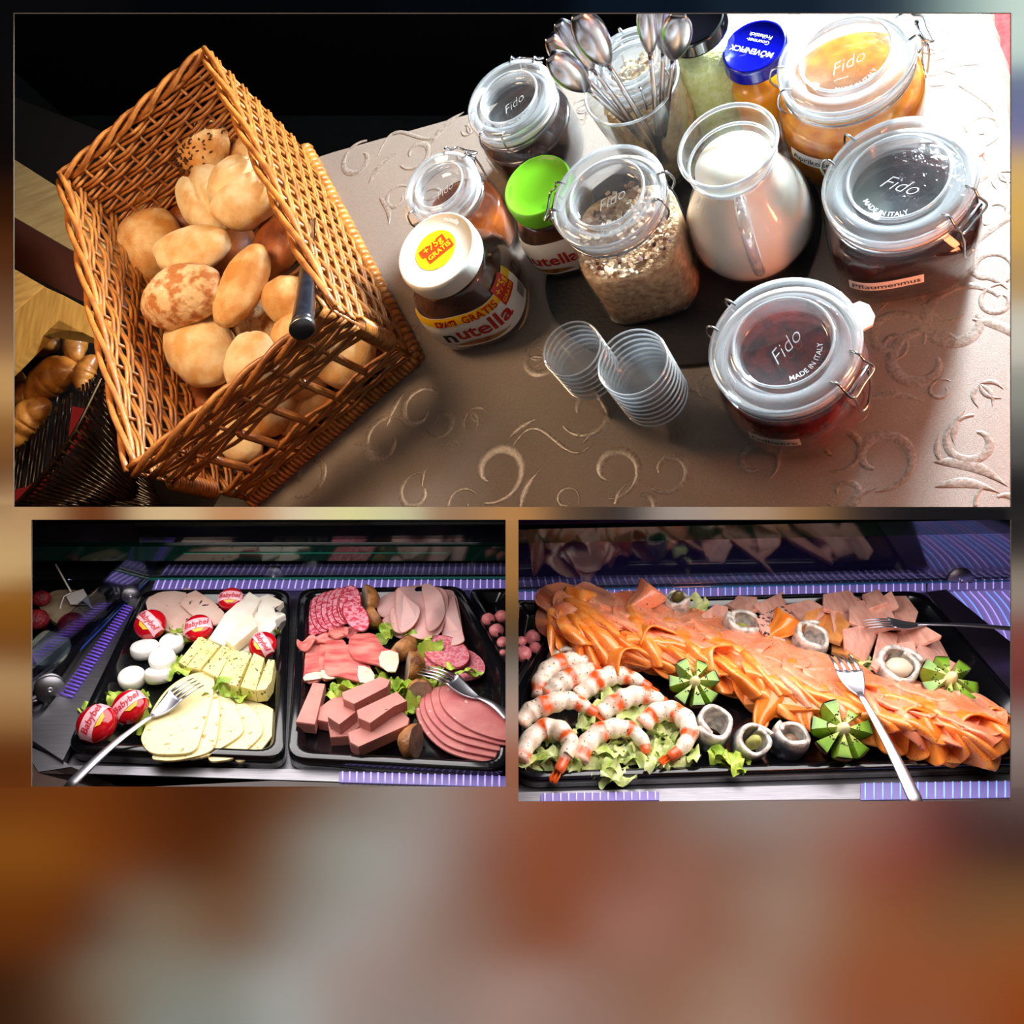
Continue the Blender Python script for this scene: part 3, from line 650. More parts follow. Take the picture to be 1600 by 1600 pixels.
# ---- bought preserve jars with twist lids
def twist_jar(u, v, rpx, H, lab, lid_m, cont, fill, tag_fn=None, h0=0, squat=1.05):
    p = S1.P(u, v, H + h0); p[2] = h0; R = rpx * S1.m(u, v, H + h0); t = thing(S1, 'preserve_jar', lab, 'jar', p)
    body = [(R * .8, .001), (R * squat * .96, .003), (R * squat, .012), (R * squat, H * .62), (R * squat * .96, H * .74), (R * .90, H - .016), (R * .90, H - .006)]
    part('body', lathe(body, 48, cap1=False), glass_j, t)
    part('contents', lathe([(.001, .003), (R * squat * .93, .004), (R * squat * .96, .012), (R * squat * .96, min(fill, H * .62)), (R * .88, fill), (.001, fill + .002)], 40, cap0=False, cap1=False), cont, t)
    lid = part('lid', lathe([(R * .99, H - .014), (R * 1.02, H - .0135), (R * 1.02, H - .012), (R, H - .011), (R, H - .003), (R * .96, H), (R * .9, H), (R * .86, H - .0012), (.001, H - .0012)], 56, cap0=False, cap1=False), lid_m, t)
    return t, lid, R, H, p
t, lid, R, H, p = twist_jar(1178, 72, 50, .10, 'small jar of orange marmalade with a glossy dark blue lid', M('blue_lid', (8, 12, 140), rough=.12, coat=1), M('marmalade', (250, 165, 10), (240, 140, 5), ns=60, rough=.15, coat=.6, sss=.4, sss_r=.01), .07)
wm = M('white_print', (235, 235, 245), rough=.5)
a = math.radians(180 - 35); ca, sa = math.cos(a), math.sin(a); fl = lambda x, y: (x * ca - y * sa, x * sa + y * ca, H - .0008)
letters(lid, 'MÖVENPICK', R * .27, lambda x, y: fl(x, y + R * .15), wm, bold=.02)
letters(lid, 'Gourmet-', R * .2, lambda x, y: fl(x, y - R * .22), wm); letters(lid, 'Frühstück', R * .2, lambda x, y: fl(x, y - R * .42), wm)
twist_jar(1082, 30, 50, .13, 'tall jar of pale horseradish with a shiny black lid', M('black_lid', (12, 12, 18), rough=.1, coat=1), M('pale_mash', (205, 205, 120), (225, 225, 170), ns=150, rough=.4, bump=.002, bs=300), .10, squat=1.15)

# ---- milk carafe
mc = S1.P(1136, 228, .142); mc[2] = .007; R = 74 * S1.m(1136, 228, .142)
t = thing(S1, 'milk_carafe', 'round-bellied glass carafe of milk on the slate board', 'carafe', mc)
H = .135
prof = [(R * .7, .001), (R * 1.1, .003), (R * 1.38, .018), (R * 1.46, .038), (R * 1.36, .062), (R * 1.1, .085), (R * .92, .102), (R * .88, .112), (R * .93, .122), (R * 1.0, .130), (R * 1.02, H)]
prof = [tuple(x) for x in crom(prof, 3, False)]
part('body', lathe(prof, 56, cap1=False), GLASS('carafe_glass', (.98, .99, 1), base=.05, power=3.2, top=.85, rough=.02, milk=.02), t)
g = G(); tube(g, ring_pts(R * 1.02, H, 48), .0018, 8, closed=True); tube(g, ring_pts(R * .93, .118, 48), .0014, 6, closed=True); part('rim', g, MATS['bead_glass'], t)
mp = [(r * .965, z + .001) for r, z in prof if z < .112]; rm = mp[-1][0]
part('milk', lathe([(.001, .003)] + mp + [(rm * .97, .1135), (.001, .1125)], 56, cap0=False, cap1=False), M('milk', (240, 236, 224), rough=.25, sss=.5, sss_r=.01, coat=.3), t)
a = math.atan2(*(S1.P(1195, 470, .06)[:2] - mc[:2])[::-1]); c, s = math.cos(a), math.sin(a); T = lambda x, y, z: (x * c - y * s, x * s + y * c, z)
hp = crom([T(R * .95, 0, .112), T(R * 1.35, 0, .113), T(R * 1.68, 0, .100), T(R * 1.78, 0, .075), T(R * 1.62, 0, .05), T(R * 1.44, 0, .038)], 7, False)
g = G(); tube(g, hp, .0052, 8, flat=1.1); part('handle', g, GLASS('handle_glass', (1, 1, 1), base=.25, power=1.5, top=.95, rough=.05, milk=.15), t)

# ---- tumbler with spoons
tc_ = S1.P(1000, 150, .125); tc_[2] = 0; R = 76 * S1.m(1000, 150, .125)
tc_ = S1.P(985, 130, .13); tc_[2] = .0; 
t = thing(S1, 'glass_tumbler', 'faceted clear glass tumbler holding spoons', 'glass', tc_)
g = G(); V = []; F = []; seg = 40
pr = [(R * .60, .001, 1), (R * .66, .004, 1), (R * .68, .012, 1), (R * .78, .05, 1), (R * .86, .075, .6), (R * .93, .095, 0), (R * 1.0, .128, 0), (R * .985, .130, 0), (R * .96, .128, 0), (R * .89, .095, 0), (R * .70, .04, 0), (R * .58, .015, 0), (.001, .013, 0)]
for r, z, fc in pr:
    for k in range(seg):
        a = 2 * math.pi * k / seg; q = a % (2 * math.pi / 10) - math.pi / 10; f = math.cos(math.pi / 10) / math.cos(q) ; rr = r * (1 + fc * (f - 1)); V.append((rr * math.cos(a), rr * math.sin(a), z))
F = [(i * seg + k, i * seg + (k + 1) % seg, (i + 1) * seg + (k + 1) % seg, (i + 1) * seg + k) for i in range(len(pr) - 1) for k in range(seg)]; F.append(tuple(range(seg))[::-1])
g.add(V, F, True); part('body', g, GLASS('tumbler_glass', (.95, .98, 1), base=.07, power=3.5, top=.95, rough=.04, milk=.02), t)
g = G(); tube(g, ring_pts(R * .99, .1295, 48), .0012, 6, closed=True); part('rim', g, MATS['bead_glass'], t)
spoon_m = M('brushed_spoon_steel', (205, 200, 205), rough=.2, metal=1)
def spoon(u, v, h, L, wpx, foot, lab, back=True):
    """u, v, h: the bowl's middle; foot: the handle's end inside the tumbler"""
    c = S1.P(u, v, h); f = tc_ + np.array([foot[0] * R * .5, foot[1] * R * .5, .016]); d = (f - c); dist = np.linalg.norm(d); d /= dist
    view = -S1.P(u, v, h); 
    cam_l = np.array([0, 0, S1.d]); toc = cam_l - c; toc /= np.linalg.norm(toc); side = np.cross(d, toc); side /= np.linalg.norm(side); up = np.cross(side, d)
    t = thing(S1, 'teaspoon', lab, 'spoon', f, group='spoons in the tumbler')
    bw = wpx * S1.m(u, v, h); bl = L
    sg = 1 if back else -1
    def bowl(i, j):
        th = (i - .5) * math.pi * .98; w_ = math.sin(math.pi * (j * .94 + .03) ** .85) ** .62; x = (j - .5) * 2 * bl
        return c - f + d * x + side * bw * w_ * math.sin(th) + up * sg * bw * .42 * w_ * math.cos(th)
    part('bowl', grid(bowl, 16, 14, .0008), spoon_m, t)
    p0 = c + d * bl * .9; pts = [p0 - f + (f - p0) * q + up * .006 * math.sin(q * math.pi) for q in np.linspace(0, 1, 14)]
    g = G(); tube(g, pts, [.0016 + .0016 * abs(q - .1) ** .5 for q in np.linspace(0, 1, 14)], 8, flat=.45, up=up); part('handle', g, spoon_m, t)
SPN = [(927, 62, .21, .032, 26, (.3, -.3), 'teaspoon with its bowl highest of the four leaning over the cloth edge'),
 (900, 72, .20, .030, 20, (.1, -.2), 'teaspoon half hidden behind the highest leaning one'), (888, 90, .195, .030, 22, (0, .1), 'teaspoon in the middle of the leaning bunch'), (890, 114, .19, .030, 23, (.2, .3), 'lowest of the leaning teaspoons, its back turned up'),
 (1012, 42, .21, .030, 17, (-.2, -.3), 'dark upright teaspoon nearest the pale cereal jar'), (1038, 40, .205, .030, 19, (-.3, .2), 'coppery upright teaspoon behind the wide grey one'), (1056, 58, .20, .030, 25, (-.2, .5), 'wide grey teaspoon turned flat towards the viewer')]
for q in SPN: spoon(*q)

# ---- stacked glasses, each its own
def small_glass(R, H):
    pr = [(R * .62, 0), (R * .66, .001), (R * 1.0, H), (R * 1.02, H + .0006), (R * .97, H), (R * .62, .004), (.001, .003)]
    return lathe(pr, 40, cap0=True, cap1=False)
gl_m = GLASS('shot_glass', (.985, .99, .995), base=.05, power=2.4, top=.9, rough=.04, milk=.02)
gb_m = GLASS('shot_rim', (1, 1, 1), base=.3, power=1.2, top=.95, rough=.08, milk=.22)
def stack(u, v, rpx, top_h, n, step, lean, wh):
    q = S1.P(u, v, top_h); R = rpx * S1.m(u, v, top_h); first = None
    for k in range(n):
        lab = '%s small glass from the top of the %s nested stack' % (ORD[k], wh)
        if first is None:
            t = thing(S1, 'small_glass', lab, 'glass', (0, 0, 0), group='nested small glasses, ' + wh + ' stack'); part('body', small_glass(R, .055), gl_m, t)
            g = G(); tube(g, ring_pts(R * 1.0, .055, 40), .0009, 6, closed=True); part('rim', g, gb_m, t); first = t
        else: t = copy_tree(first)
        t['label'] = lab
        z = top_h - .055 - k * step
        t.matrix_world = S1.mat @ Matrix.Translation((q[0], q[1], max(z, .001)))
stack(893, 545, 47, .105, 7, .0078, 0, 'shorter')
stack(988, 566, 56, .125, 9, .0078, 0, 'taller')

# ================================================================= the wicker basket
wick_m = M('willow', (196, 124, 54), (134, 72, 26), ns=55, lo=.3, hi=.7, rough=.38, bump=.0006, bs=500, spec=.6, coat=.25)
wick2 = M('willow_wrap', (200, 128, 55), (150, 85, 32), ns=90, rough=.36, coat=.25)
BH = .16
bD, bC, bA, bB = [S1.P(*q, BH) for q in ((516, 484), (207, 738), (322, 82), (97, 278))]
f1, f2 = S1.P(650, 562, 0), S1.P(396, 782, 0)
f4 = f1 + (bA - bD) * np.array([.86, .86, 0]); f3 = f2 + (bB - bC) * np.array([.86, .86, 0])
for q in (f1, f2, f3, f4): q[2] = .006
bk = thing(S1, 'bread_basket', 'open brown wicker basket heaped with bread rolls', 'basket', (f1 + f2 + f3 + f4) / 4 * np.array([1, 1, 0]))
BO = (f1 + f2 + f3 + f4) / 4 * np.array([1, 1, 0])
for q in (f1, f2, f3, f4, bA, bB, bC, bD): q -= BO
def wall(p0, p1, q1, q0, rows, stakes, amp=.0035, name=''):
    """woven wall: p0-p1 at the foot, q0-q1 at the rim; rows of willow in and out of upright stakes"""
    nrm = np.cross(p1 - p0, q0 - p0); nrm /= np.linalg.norm(nrm)
    for k in range(stakes + 1):
        a = k / stakes; g = G(); b = p0 * (1 - a) + p1 * a; t_ = q0 * (1 - a) + q1 * a
        tube(g, [b, (b + t_) / 2 + nrm * .001, t_], .0021, 6); part('willow_stake', g, wick_m, bk)
    for r in rows:
        f, ph, rad = r; L = p0 * (1 - f) + q0 * f; Rr = p1 * (1 - f) + q1 * f; pts = []
        n = stakes * 3
        for i in range(n + 1):
            a = i / n; s_ = math.cos(math.pi * (a * stakes + ph)); pts.append(L * (1 - a) + Rr * a + nrm * amp * s_ + (q0 - p0) * (.004 * math.sin(a * 23 + f * 60)))
        g = G(); tube(g, pts, rad, 5); part('willow_rod', g, wick_m, bk)
full = [(.03 + k / 30 * .93, (k // 2) % 2, .0021) for k in range(31)]
wall(f4, f3, bB, bA, full, 9); wall(f3, f2, bC, bB, full, 12); wall(f1, f4, bA, bD, full, 12)
front = [(f, (k // 2) % 2, .0022) for k, f in enumerate([.03 + i * .030 for i in range(9)] + [.60 + i * .036 for i in range(11)])]
wall(f2, f1, bD, bC, front, 6, amp=.003)
# flat bars across the window of the front
for k in range(1, 6):
    a = k / 6; b = f2 * (1 - a) + f1 * a; t_ = bC * (1 - a) + bD * a; g = G()
    tube(g, [b * (1 - q) + t_ * q for q in (.2, .4, .65)], .0048, 6, flat=.4); part('window_bar', g, wick_m, bk)
def rim(a, b, z=0, r=.0052, wrapped=False, n=3, up=np.array([0, 0, 1.])):
    for k in range(n):
        pts = []
        for i in range(25):
            t_ = i / 24; an = t_ * 2 * math.pi * 2.2 + k * 2 * math.pi / n; d = (b - a) / np.linalg.norm(b - a); s_ = np.cross(d, up)
            pts.append(a * (1 - t_) + b * t_ + s_ * r * math.cos(an) + up * r * math.sin(an))
        g = G(); tube(g, pts, r * .62, 6); part('rim_rod', g, wick_m, bk)
for a, b in ((bA, bB), (bB, bC), (bC, bD), (bD, bA)): rim(a, b)
def wrapped(a, b, r, turns):
    g = G(); pts = []
    d = (b - a) / np.linalg.norm(b - a); s_ = np.cross(d, [.3, .2, .93]); s_ /= np.linalg.norm(s_); u_ = np.cross(d, s_)
    for i in range(turns * 8 + 1):
        an = 2 * math.pi * i / 8; pts.append(a + (b - a) * i / (turns * 8) + (s_ * math.cos(an) + u_ * math.sin(an)) * r)
    tube(g, pts, np.linalg.norm(b - a) / turns * .46, 5); part('wrapped_border', g, wick2, bk)
    g = G(); tube(g, [a, b], r, 8); part('border_core', g, wick_m, bk)
out = (f1 + f2) / 2 * .02
wrapped(f1 * 1.02, f2 * 1.02, .0062, 44); wrapped(f1 * 1.02, f4 * 1.02, .0062, 40)
for lo_, hi_ in ((f1, bD), (f2, bC)): wrapped(lo_ * .66 + hi_ * .34, lo_ * .30 + hi_ * .70, .0085, 15)
# woven base
for k in range(26):
    a = (k + .5) / 26; g = G(); L, R_ = f1 * (1 - a) + f4 * a, f2 * (1 - a) + f3 * a
    tube(g, [L * (1 - q) + R_ * q + np.array([0, 0, .002 * math.cos(math.pi * (q * 6 + k))]) for q in np.linspace(0, 1, 13)], .003, 5); part('base_rod', g, wick_m, bk)
g = G(); VV = [p * .985 + np.array([0, 0, dz]) for dz in (-.0015, -.0045) for p in (f1, f4, f3, f2)]
g.add(VV, [(0, 1, 2, 3), (7, 6, 5, 4)] + [(k, 4 + k, 4 + (k + 1) % 4, (k + 1) % 4) for k in range(4)], False); part('base_board', g, M('dark_willow', (60, 32, 14), rough=.6), bk)

# ---- bread rolls, each its own shape
crust = M('roll_crust', (214, 150, 78), (240, 208, 150), ns=38, lo=.42, hi=.66, rough=.55, bump=.0007, bs=420, sss=.1)
crust_l = M('floury_crust', (226, 178, 112), (246, 226, 184), ns=42, lo=.35, hi=.6, rough=.65, bump=.0007, bs=500, sss=.1)
crust_r = M('rustic_crust', (190, 122, 66), (236, 205, 160), ns=70, lo=.42, hi=.56, rough=.7, bump=.0022, bs=210, sss=.1)
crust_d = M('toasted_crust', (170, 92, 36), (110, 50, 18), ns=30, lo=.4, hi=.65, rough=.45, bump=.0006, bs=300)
seed_m = M('caraway', (70, 34, 14), rough=.6)
def bread(u, v, h, a, b, ang, mat, lab, crease=None, c=None, seed=0, rough=.07, tilt=0.0, seeds=False):
    q = S1.P(u, v, h); mpp = S1.m(u, v, h); r = math.radians(ang)
    la = S1.ang((u, v), (u + 10 * math.cos(r), v - 10 * math.sin(r)), h)
    A, B = a * mpp * 1.18, b * mpp * 1.2; Cz = (c or b * .82) * mpp
    R = rotz(la) @ Matrix.Rotation(tilt, 4, 'Y')
    g = blob((A, B, Cz), 40, 24, rough, seed + 1, .012, crease)
    o = solo(S1, 'bread_roll', g, mat, lab, 'bread roll', group=None, p=tuple(q), R=R)
    if seeds:
        r2 = np.random.default_rng(5); gg = G(); bv, bf = sphere(6, 4)
        for k in range(230):
            d = np.array([r2.normal(-.35, .5), r2.normal(.0, .5), abs(r2.normal(.6, .4))]); d /= np.linalg.norm(d); x = d * np.array([A, B, Cz]) * 1.03
            an = r2.uniform(0, 6); sc = np.array([.0027, .0012, .0010]); V = bv * sc; V = V @ np.array([[math.cos(an), math.sin(an), 0], [-math.sin(an), math.cos(an), 0], [0, 0, 1]]); gg.add(V + x, bf)
        part('seeds', gg, seed_m, o, 'dark caraway seeds', 'stuff')
    return o
BR = [
 (316,232,.085,42,39,20,crust,'golden roll sprinkled with dark seeds, deepest in the basket corner',None,1,True),
 (326,312,.085,64,40,-52,crust_l,'pale oblong roll with a glazed split, below the seeded roll',(0,.2,.14),2,False),
 (379,300,.108,56,52,-20,crust_l,'round roll with a deep branching crack beside the wicker wall',(1.0,.26,.11),3,False),
 (243,322,.050,44,27,28,crust,'small golden roll against the far woven wall, half covered',None,4,False),
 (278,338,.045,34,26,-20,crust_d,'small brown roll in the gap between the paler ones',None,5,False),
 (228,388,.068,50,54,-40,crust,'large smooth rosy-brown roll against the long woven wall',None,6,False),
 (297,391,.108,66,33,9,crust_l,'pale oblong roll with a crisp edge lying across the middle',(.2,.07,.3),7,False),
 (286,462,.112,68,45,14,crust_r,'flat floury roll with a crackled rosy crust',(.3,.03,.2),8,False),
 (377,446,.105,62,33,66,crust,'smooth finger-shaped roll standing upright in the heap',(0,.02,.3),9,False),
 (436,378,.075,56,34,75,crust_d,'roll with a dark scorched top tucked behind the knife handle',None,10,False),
 (313,545,.080,66,48,-48,crust_l,'big smooth pale roll sloping down to the front woven wall',(0,.05,.2),11,False),
 (393,567,.098,40,44,10,crust_l,'round roll with a rough torn crust at the front rim',(1.5,.05,.1),12,False),
 (412,508,.055,50,36,-10,crust_r,'dark crusted rustic roll deep between the others',(.2,.05,.2),13,False),
 (452,470,.088,34,42,60,crust,'golden roll just behind the knife handle',None,14,False),
 (462,520,.088,36,30,30,crust,'small golden roll below the knife butt at the front rim',None,15,False),
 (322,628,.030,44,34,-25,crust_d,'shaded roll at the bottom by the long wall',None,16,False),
 (392,240,.055,34,30,-40,crust,'small roll squeezed behind the cracked round one',None,17,False),
 (540,560,.035,46,42,30,crust_l,'roll lying low behind the first window beside the wrapped corner',None,18,False),
 (478,590,.030,40,30,35,crust,'roll lying low behind the second window of the basket front',None,19,False),
 (425,640,.030,40,34,40,crust,'roll lying low behind the middle window of the basket front',None,20,False),
 (478,645,.016,46,22,38,crust,'slim roll on the basket floor behind the lower middle bars',None,22,False),
 (372,690,.022,44,26,-30,crust_l,'flat pale roll lying low behind the last windows of the basket front',None,21,False),
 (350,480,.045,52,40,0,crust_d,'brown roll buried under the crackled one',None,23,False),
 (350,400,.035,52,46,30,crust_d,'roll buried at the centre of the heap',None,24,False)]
for b in BR: bread(b[0], b[1], b[2], b[3], b[4], b[5], b[6], b[7], b[8], seed=b[9], seeds=b[10])
# ---- bread knife
kb, ke, kt = S1.P(482, 418, .150), S1.P(472, 514, .200), S1.P(486, 345, .115)
k0 = kt; t = thing(S1, 'bread_knife', 'bread knife with black handle and steel butt leaning out of the basket', 'knife', k0)
navy = M('black_handle', (18, 20, 26), (30, 34, 44), ns=120, rough=.28, coat=.4)
d = (ke - kb) / np.linalg.norm(ke - kb); mp = S1.m(472, 500, .19)
g = G(); pts = [kb + (ke - kb) * q - k0 for q in np.linspace(0, .97, 12)]; tube(g, pts, [17.5 * mp * (.9 + .25 * q ** 1.4 - .05 * math.sin(3 * q)) for q in np.linspace(0, .97, 12)], 18, flat=.85); part('handle', g, navy, t)
g = G(); pts = [ke - d * .006 - k0, ke - d * .003 - k0, ke - k0, ke + d * .0012 - k0]; tube(g, pts, [20.5 * mp, 21.4 * mp, 21.2 * mp, 19.5 * mp], 22, flat=.85); part('steel_butt', g, M('butt_steel', (120, 122, 126), rough=.35, metal=1), t)
g = G(); tube(g, [kt - k0, kb - k0 + d * .004], 11 * mp, 10, flat=.12); part('blade', g, wire_m, t)

# ================================================================= below the table edge: crate, croissants, dark basket
low = -.10
plank = M('pine_plank', (236, 178, 96), (206, 146, 70), ns=14, aniso=(1, 9, 1), rough=.5, bump=.0004, bs=60)
plank_d = M('pale_plank', (190, 156, 104), (166, 132, 84), ns=14, aniso=(1, 9, 1), rough=.55)
gap_m = M('dark_gap', (80, 34, 18), rough=.6)
fl = slab(S1, [(-900, -700), (1300, -900), (1800, 2), (1800, 798), (0, 798), (-900, 798)], -.34, .01, smooth=1, rings=1)
def P3(px, h, t, nm, m, lab, cat='plank', grp=None):
    g = slab(S1, px, h, t, smooth=1, rings=1, chamf=.01); return solo(S1, nm, g, m, lab, cat, group=grp)
P3([(-40, 215), (22, 249), (118, 310), (175, 420), (110, 390), (20, 338), (-40, 310)], low + .02, .016, 'crate_board', plank_d, 'dull grey-brown crate board running under the basket corner')
P3([(-40, 310), (20, 339), (110, 391), (190, 440), (190, 500), (100, 458), (20, 418), (-40, 390)], low - .04, .012, 'dark_gap_sheet', gap_m, 'dark red-brown sheet for the gap between the two pine boards')  # dark sheet put where there is only a shaded gap
cf = thing(S1, 'pine_crate', 'orange pine crate corner with a mitred joint over the croissants', 'crate', S1.P(80, 460, low))
co = S1.P(80, 460, low)
def sub(px, h, t, nm, m, par, o):
    g = slab(S1, px, h, t, smooth=1, rings=1, chamf=.01); g.v = [tuple(np.array(p) - o) for p in g.v]; part(nm, g, m, par)
sub([(-40, 391), (20, 419), (68, 447), (-40, 540)], low + .012, .014, 'rail', plank, cf, co)
sub([(69, 448), (100, 462), (170, 500), (170, 540), (92, 500), (20, 573), (-40, 630), (-40, 541)], low + .012, .014, 'rail', M('pine_rail', (226, 168, 84), (196, 138, 62), ns=16, aniso=(7, 1, 1), rough=.5), cf, co)
cro_m = M('croissant_crust', (186, 118, 46), (128, 68, 22), ns=45, lo=.35, hi=.65, rough=.4, bump=.0006, bs=260, coat=.3)
def croissant(u, v, a, ang, lab, seed, h=low - .05):
    q = S1.P(u, v, h); mp = S1.m(u, v, h); L = a * mp; la = S1.ang((u, v), (u + 10 * math.cos(math.radians(ang)), v - 10 * math.sin(math.radians(ang))), h)
    n = 46; tt_ = np.linspace(-1, 1, n); pts = [(L * x, -L * .45 * x * x, 0) for x in tt_]; rr = [L * .56 * (1 - abs(x) ** 2.0) ** .6 * (1 + .09 * abs(math.sin(x * 6 + .5))) + .001 for x in tt_]
    g = G(); tube(g, pts, rr, 18, flat=.8); solo(S1, 'croissant', g, cro_m, lab, 'croissant', p=tuple(q), R=rotz(la))
croissant(80, 590, 52, 35, 'largest golden croissant below the pine crate corner', 1)
croissant(132, 583, 30, 70, 'small croissant against the wicker basket below the crate corner', 2)
croissant(66, 535, 36, 10, 'shaded croissant tucked right under the crate corner', 3); croissant(118, 535, 34, 80, 'dim croissant between the crate rail and the wicker basket', 6)
croissant(42, 655, 46, 50, 'croissant half behind the dark rod basket', 4); croissant(28, 610, 34, 110, 'dim croissant at the picture edge under the crate', 5)
dk = M('black_willow', (46, 26, 18), (20, 12, 10), ns=60, rough=.25, coat=.5, spec=.7)
db = thing(S1, 'dark_basket', 'shallow basket of glossy dark brown rods holding croissants', 'basket', S1.P(100, 720, low)); do = S1.P(100, 720, low)
def guide(A_, B_, n, h0, h1, hb, rad, nm, bow=.012):
    """rods strung between two picture curves"""
    A_ = crom(A_, 10, False); B_ = crom(B_, 10, False)
    for k in range(n):
        f = k / (n - 1); a = A_[int(f * (len(A_) - 1))]; b = B_[int(f * (len(B_) - 1))]; pts = []
        for q in np.linspace(0, 1, 9):
            u, v = a * (1 - q) + b * q; pts.append(S1.P(u, v, h0 * (1 - q) + h1 * q + bow * math.sin(math.pi * q) + .0015 * math.cos(q * 20 + k * math.pi)) - do)
        g = G(); tube(g, pts, rad, 5); part(nm, g, dk, db)
guide([(-20, 730), (20, 700), (90, 620), (150, 585)], [(-20, 800), (30, 770), (85, 720), (128, 660)], 4, low, low - .03, 0, .002, 'rim_rod', 0)
guide([(-20, 745), (40, 690), (100, 625), (152, 586)], [(-20, 799), (25, 797), (90, 735), (165, 600)], 26, low, low, 0, .0022, 'inner_rod', .0)
guide([(20, 799), (70, 745), (125, 665), (160, 600)], [(140, 799), (190, 790), (215, 760), (175, 640)], 34, low + .035, low - .01, 0, .0026, 'outer_rod', .02)
guide([(60, 799), (100, 740), (140, 660)], [(240, 799), (250, 790), (240, 760)], 20, low + .02, low - .03, 0, .0026, 'outer_rod', .01)
g = G(); tube(g, [S1.P(u, v, low + .03) - do for u, v in crom([(10, 805), (60, 752), (115, 680), (150, 612), (160, 590)], 5, False)], .004, 8); part('rim_rod', g, dk, db)
clothr = M('red_napkin', (150, 22, 40), rough=.8)
for px, lab in (([(112, 634), (140, 640), (132, 680), (104, 712), (108, 670)], 'dark red napkin tip rising between the rods of the dark basket'), ([(-20, 775), (40, 760), (78, 738), (70, 760), (30, 792), (-20, 810)], 'red napkin fold hanging at the lower rim of the dark basket')):
    g = slab(S1, px, low + .012, .001, smooth=1, rings=3, wave=.002, ws=50); solo(S1, 'napkin', g, clothr, lab, 'napkin')
g = slab(S1, [(-60, 120), (300, 260), (330, 420), (430, 640), (440, 798), (-60, 798)], low - .12, .01, smooth=1, rings=1)
solo(S1, 'side_table', g, M('dark_side_table', (24, 14, 10), rough=.6), 'dark side table under the crate and croissants', 'table')
g = slab(S1, [(1400, -60), (1760, -60), (1760, 330), (1640, 300), (1500, 40)], -.32, .01, smooth=1, rings=1)
solo(S1, 'red_rug', g, M('red_rug', (200, 60, 60), (170, 40, 44), ns=200, rough=.9), 'red rug on the floor past the cloth corner', 'rug')

# ================================================================= the two cold counters: shared builders
steel = M('brushed_steel', (150, 148, 152), (128, 126, 132), ns=40, aniso=(1, 40, 40), rough=.42, metal=1)
steel_f = M('fork_steel', (206, 204, 212), rough=.36, metal=1)
tray_m = M('black_tray', (12, 12, 16), rough=.16, coat=.6, spec=.6)
green_e = M('green_glass_edge', (2, 42, 34), rough=.1, coat=1, spec=.8)
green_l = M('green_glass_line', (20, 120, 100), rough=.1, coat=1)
pane_m = GLASS('counter_pane', (.75, .8, .8), base=.11, power=2, top=.8, rough=.07)
glow_d = M('reflection_base_glow', (104, 92, 150), rough=.4, emis=.5); glow_r = M('reflection_glow', (190, 170, 250), rough=.4, emis=.8); glow_b = M('reflection_glow_blue', (130, 170, 255), rough=.4, emis=.85)  # glowing colours stand for purple stripes reflected in the steel
def panel(S, px, h, t, nm, m, lab, cat, kind=None, **k):
    g = slab(S, px, h, t, smooth=1, rings=1); return solo(S, nm, g, m, lab, cat, kind=kind, **k)
def upright(S, a, b, h0, h1, thick=.003, n=1, lean=(0, 0)):
    """a standing plate over the picture line a-b"""
    A, B = S.P(*a, 0), S.P(*b, 0); d = (B - A) / np.linalg.norm(B - A); s = np.array([-d[1], d[0], 0]) * thick; g = G(); L = np.array([lean[0], lean[1], 0])
    V = [p + o + np.array([0, 0, h]) + (L if h == h1 else 0) for h in (h0, h1) for o in (0 * s, s) for p in (A, B)]
    g.add(V, [(0, 1, 3, 2), (4, 6, 7, 5), (0, 4, 5, 1), (2, 3, 7, 6), (0, 2, 6, 4), (1, 5, 7, 3)], False); return g
def tray(S, px, lab, rim=.012, floor=.0, r=.02, inner=.009):
    """black plastic tray: rounded outer rim, sloping walls, flat floor"""
    P = [S.P(u, v, rim) for u, v in px]; n = len(P); c = np.mean(P, 0)
    def rounded(Q, rr):
        out = []
        for i in range(n):
            a, b, d = Q[i - 1], Q[i], Q[(i + 1) % n]; r1 = min(rr, np.linalg.norm(a - b) * .3, np.linalg.norm(d - b) * .3)
            p0 = b + (a - b) / np.linalg.norm(a - b) * r1; p1 = b + (d - b) / np.linalg.norm(d - b) * r1
            for k in range(7): t_ = k / 6; out.append((1 - t_) ** 2 * p0 + 2 * t_ * (1 - t_) * b + t_ * t_ * p1)
        return out
    def inset(dist):
        Q = []
        for i in range(n):
            a, b, d = P[i - 1], P[i], P[(i + 1) % n]; e1 = (b - a) / np.linalg.norm(b - a); e2 = (d - b) / np.linalg.norm(d - b)
            n1 = np.array([e1[1], -e1[0], 0]); n2 = np.array([e2[1], -e2[0], 0]); m_ = n1 + n2; m_ /= max(m_ @ n1, .3)
            Q.append(b + m_ * dist * SG)
        return Q
    a2 = sum(P[i][0] * P[(i + 1) % n][1] - P[(i + 1) % n][0] * P[i][1] for i in range(n)); SG = 1 if a2 < 0 else -1
    lev = [(0, rim - .016, r), (0, rim - .002, r), (.0015, rim, r), (inner, rim, r), (inner + .002, rim - .0015, r * .9), (inner + .008, floor + .002, r * .8), (inner + .013, floor, r * .7)]
    g = G(); V = []
    for ds, z, rr in lev:
        for p in rounded(inset(ds), rr): V.append((p[0], p[1], z))
    N_ = n * 7; F = [(k * N_ + i, k * N_ + (i + 1) % N_, (k + 1) * N_ + (i + 1) % N_, (k + 1) * N_ + i) for k in range(len(lev) - 1) for i in range(N_)]
    F.append(tuple((len(lev) - 1) * N_ + i for i in range(N_))); F.append(tuple(range(N_))[::-1])
    if a2 < 0: F = [q[::-1] for q in F]
    g.add(V, F, True)
    return solo(S, 'food_tray', g, tray_m, lab, 'tray')
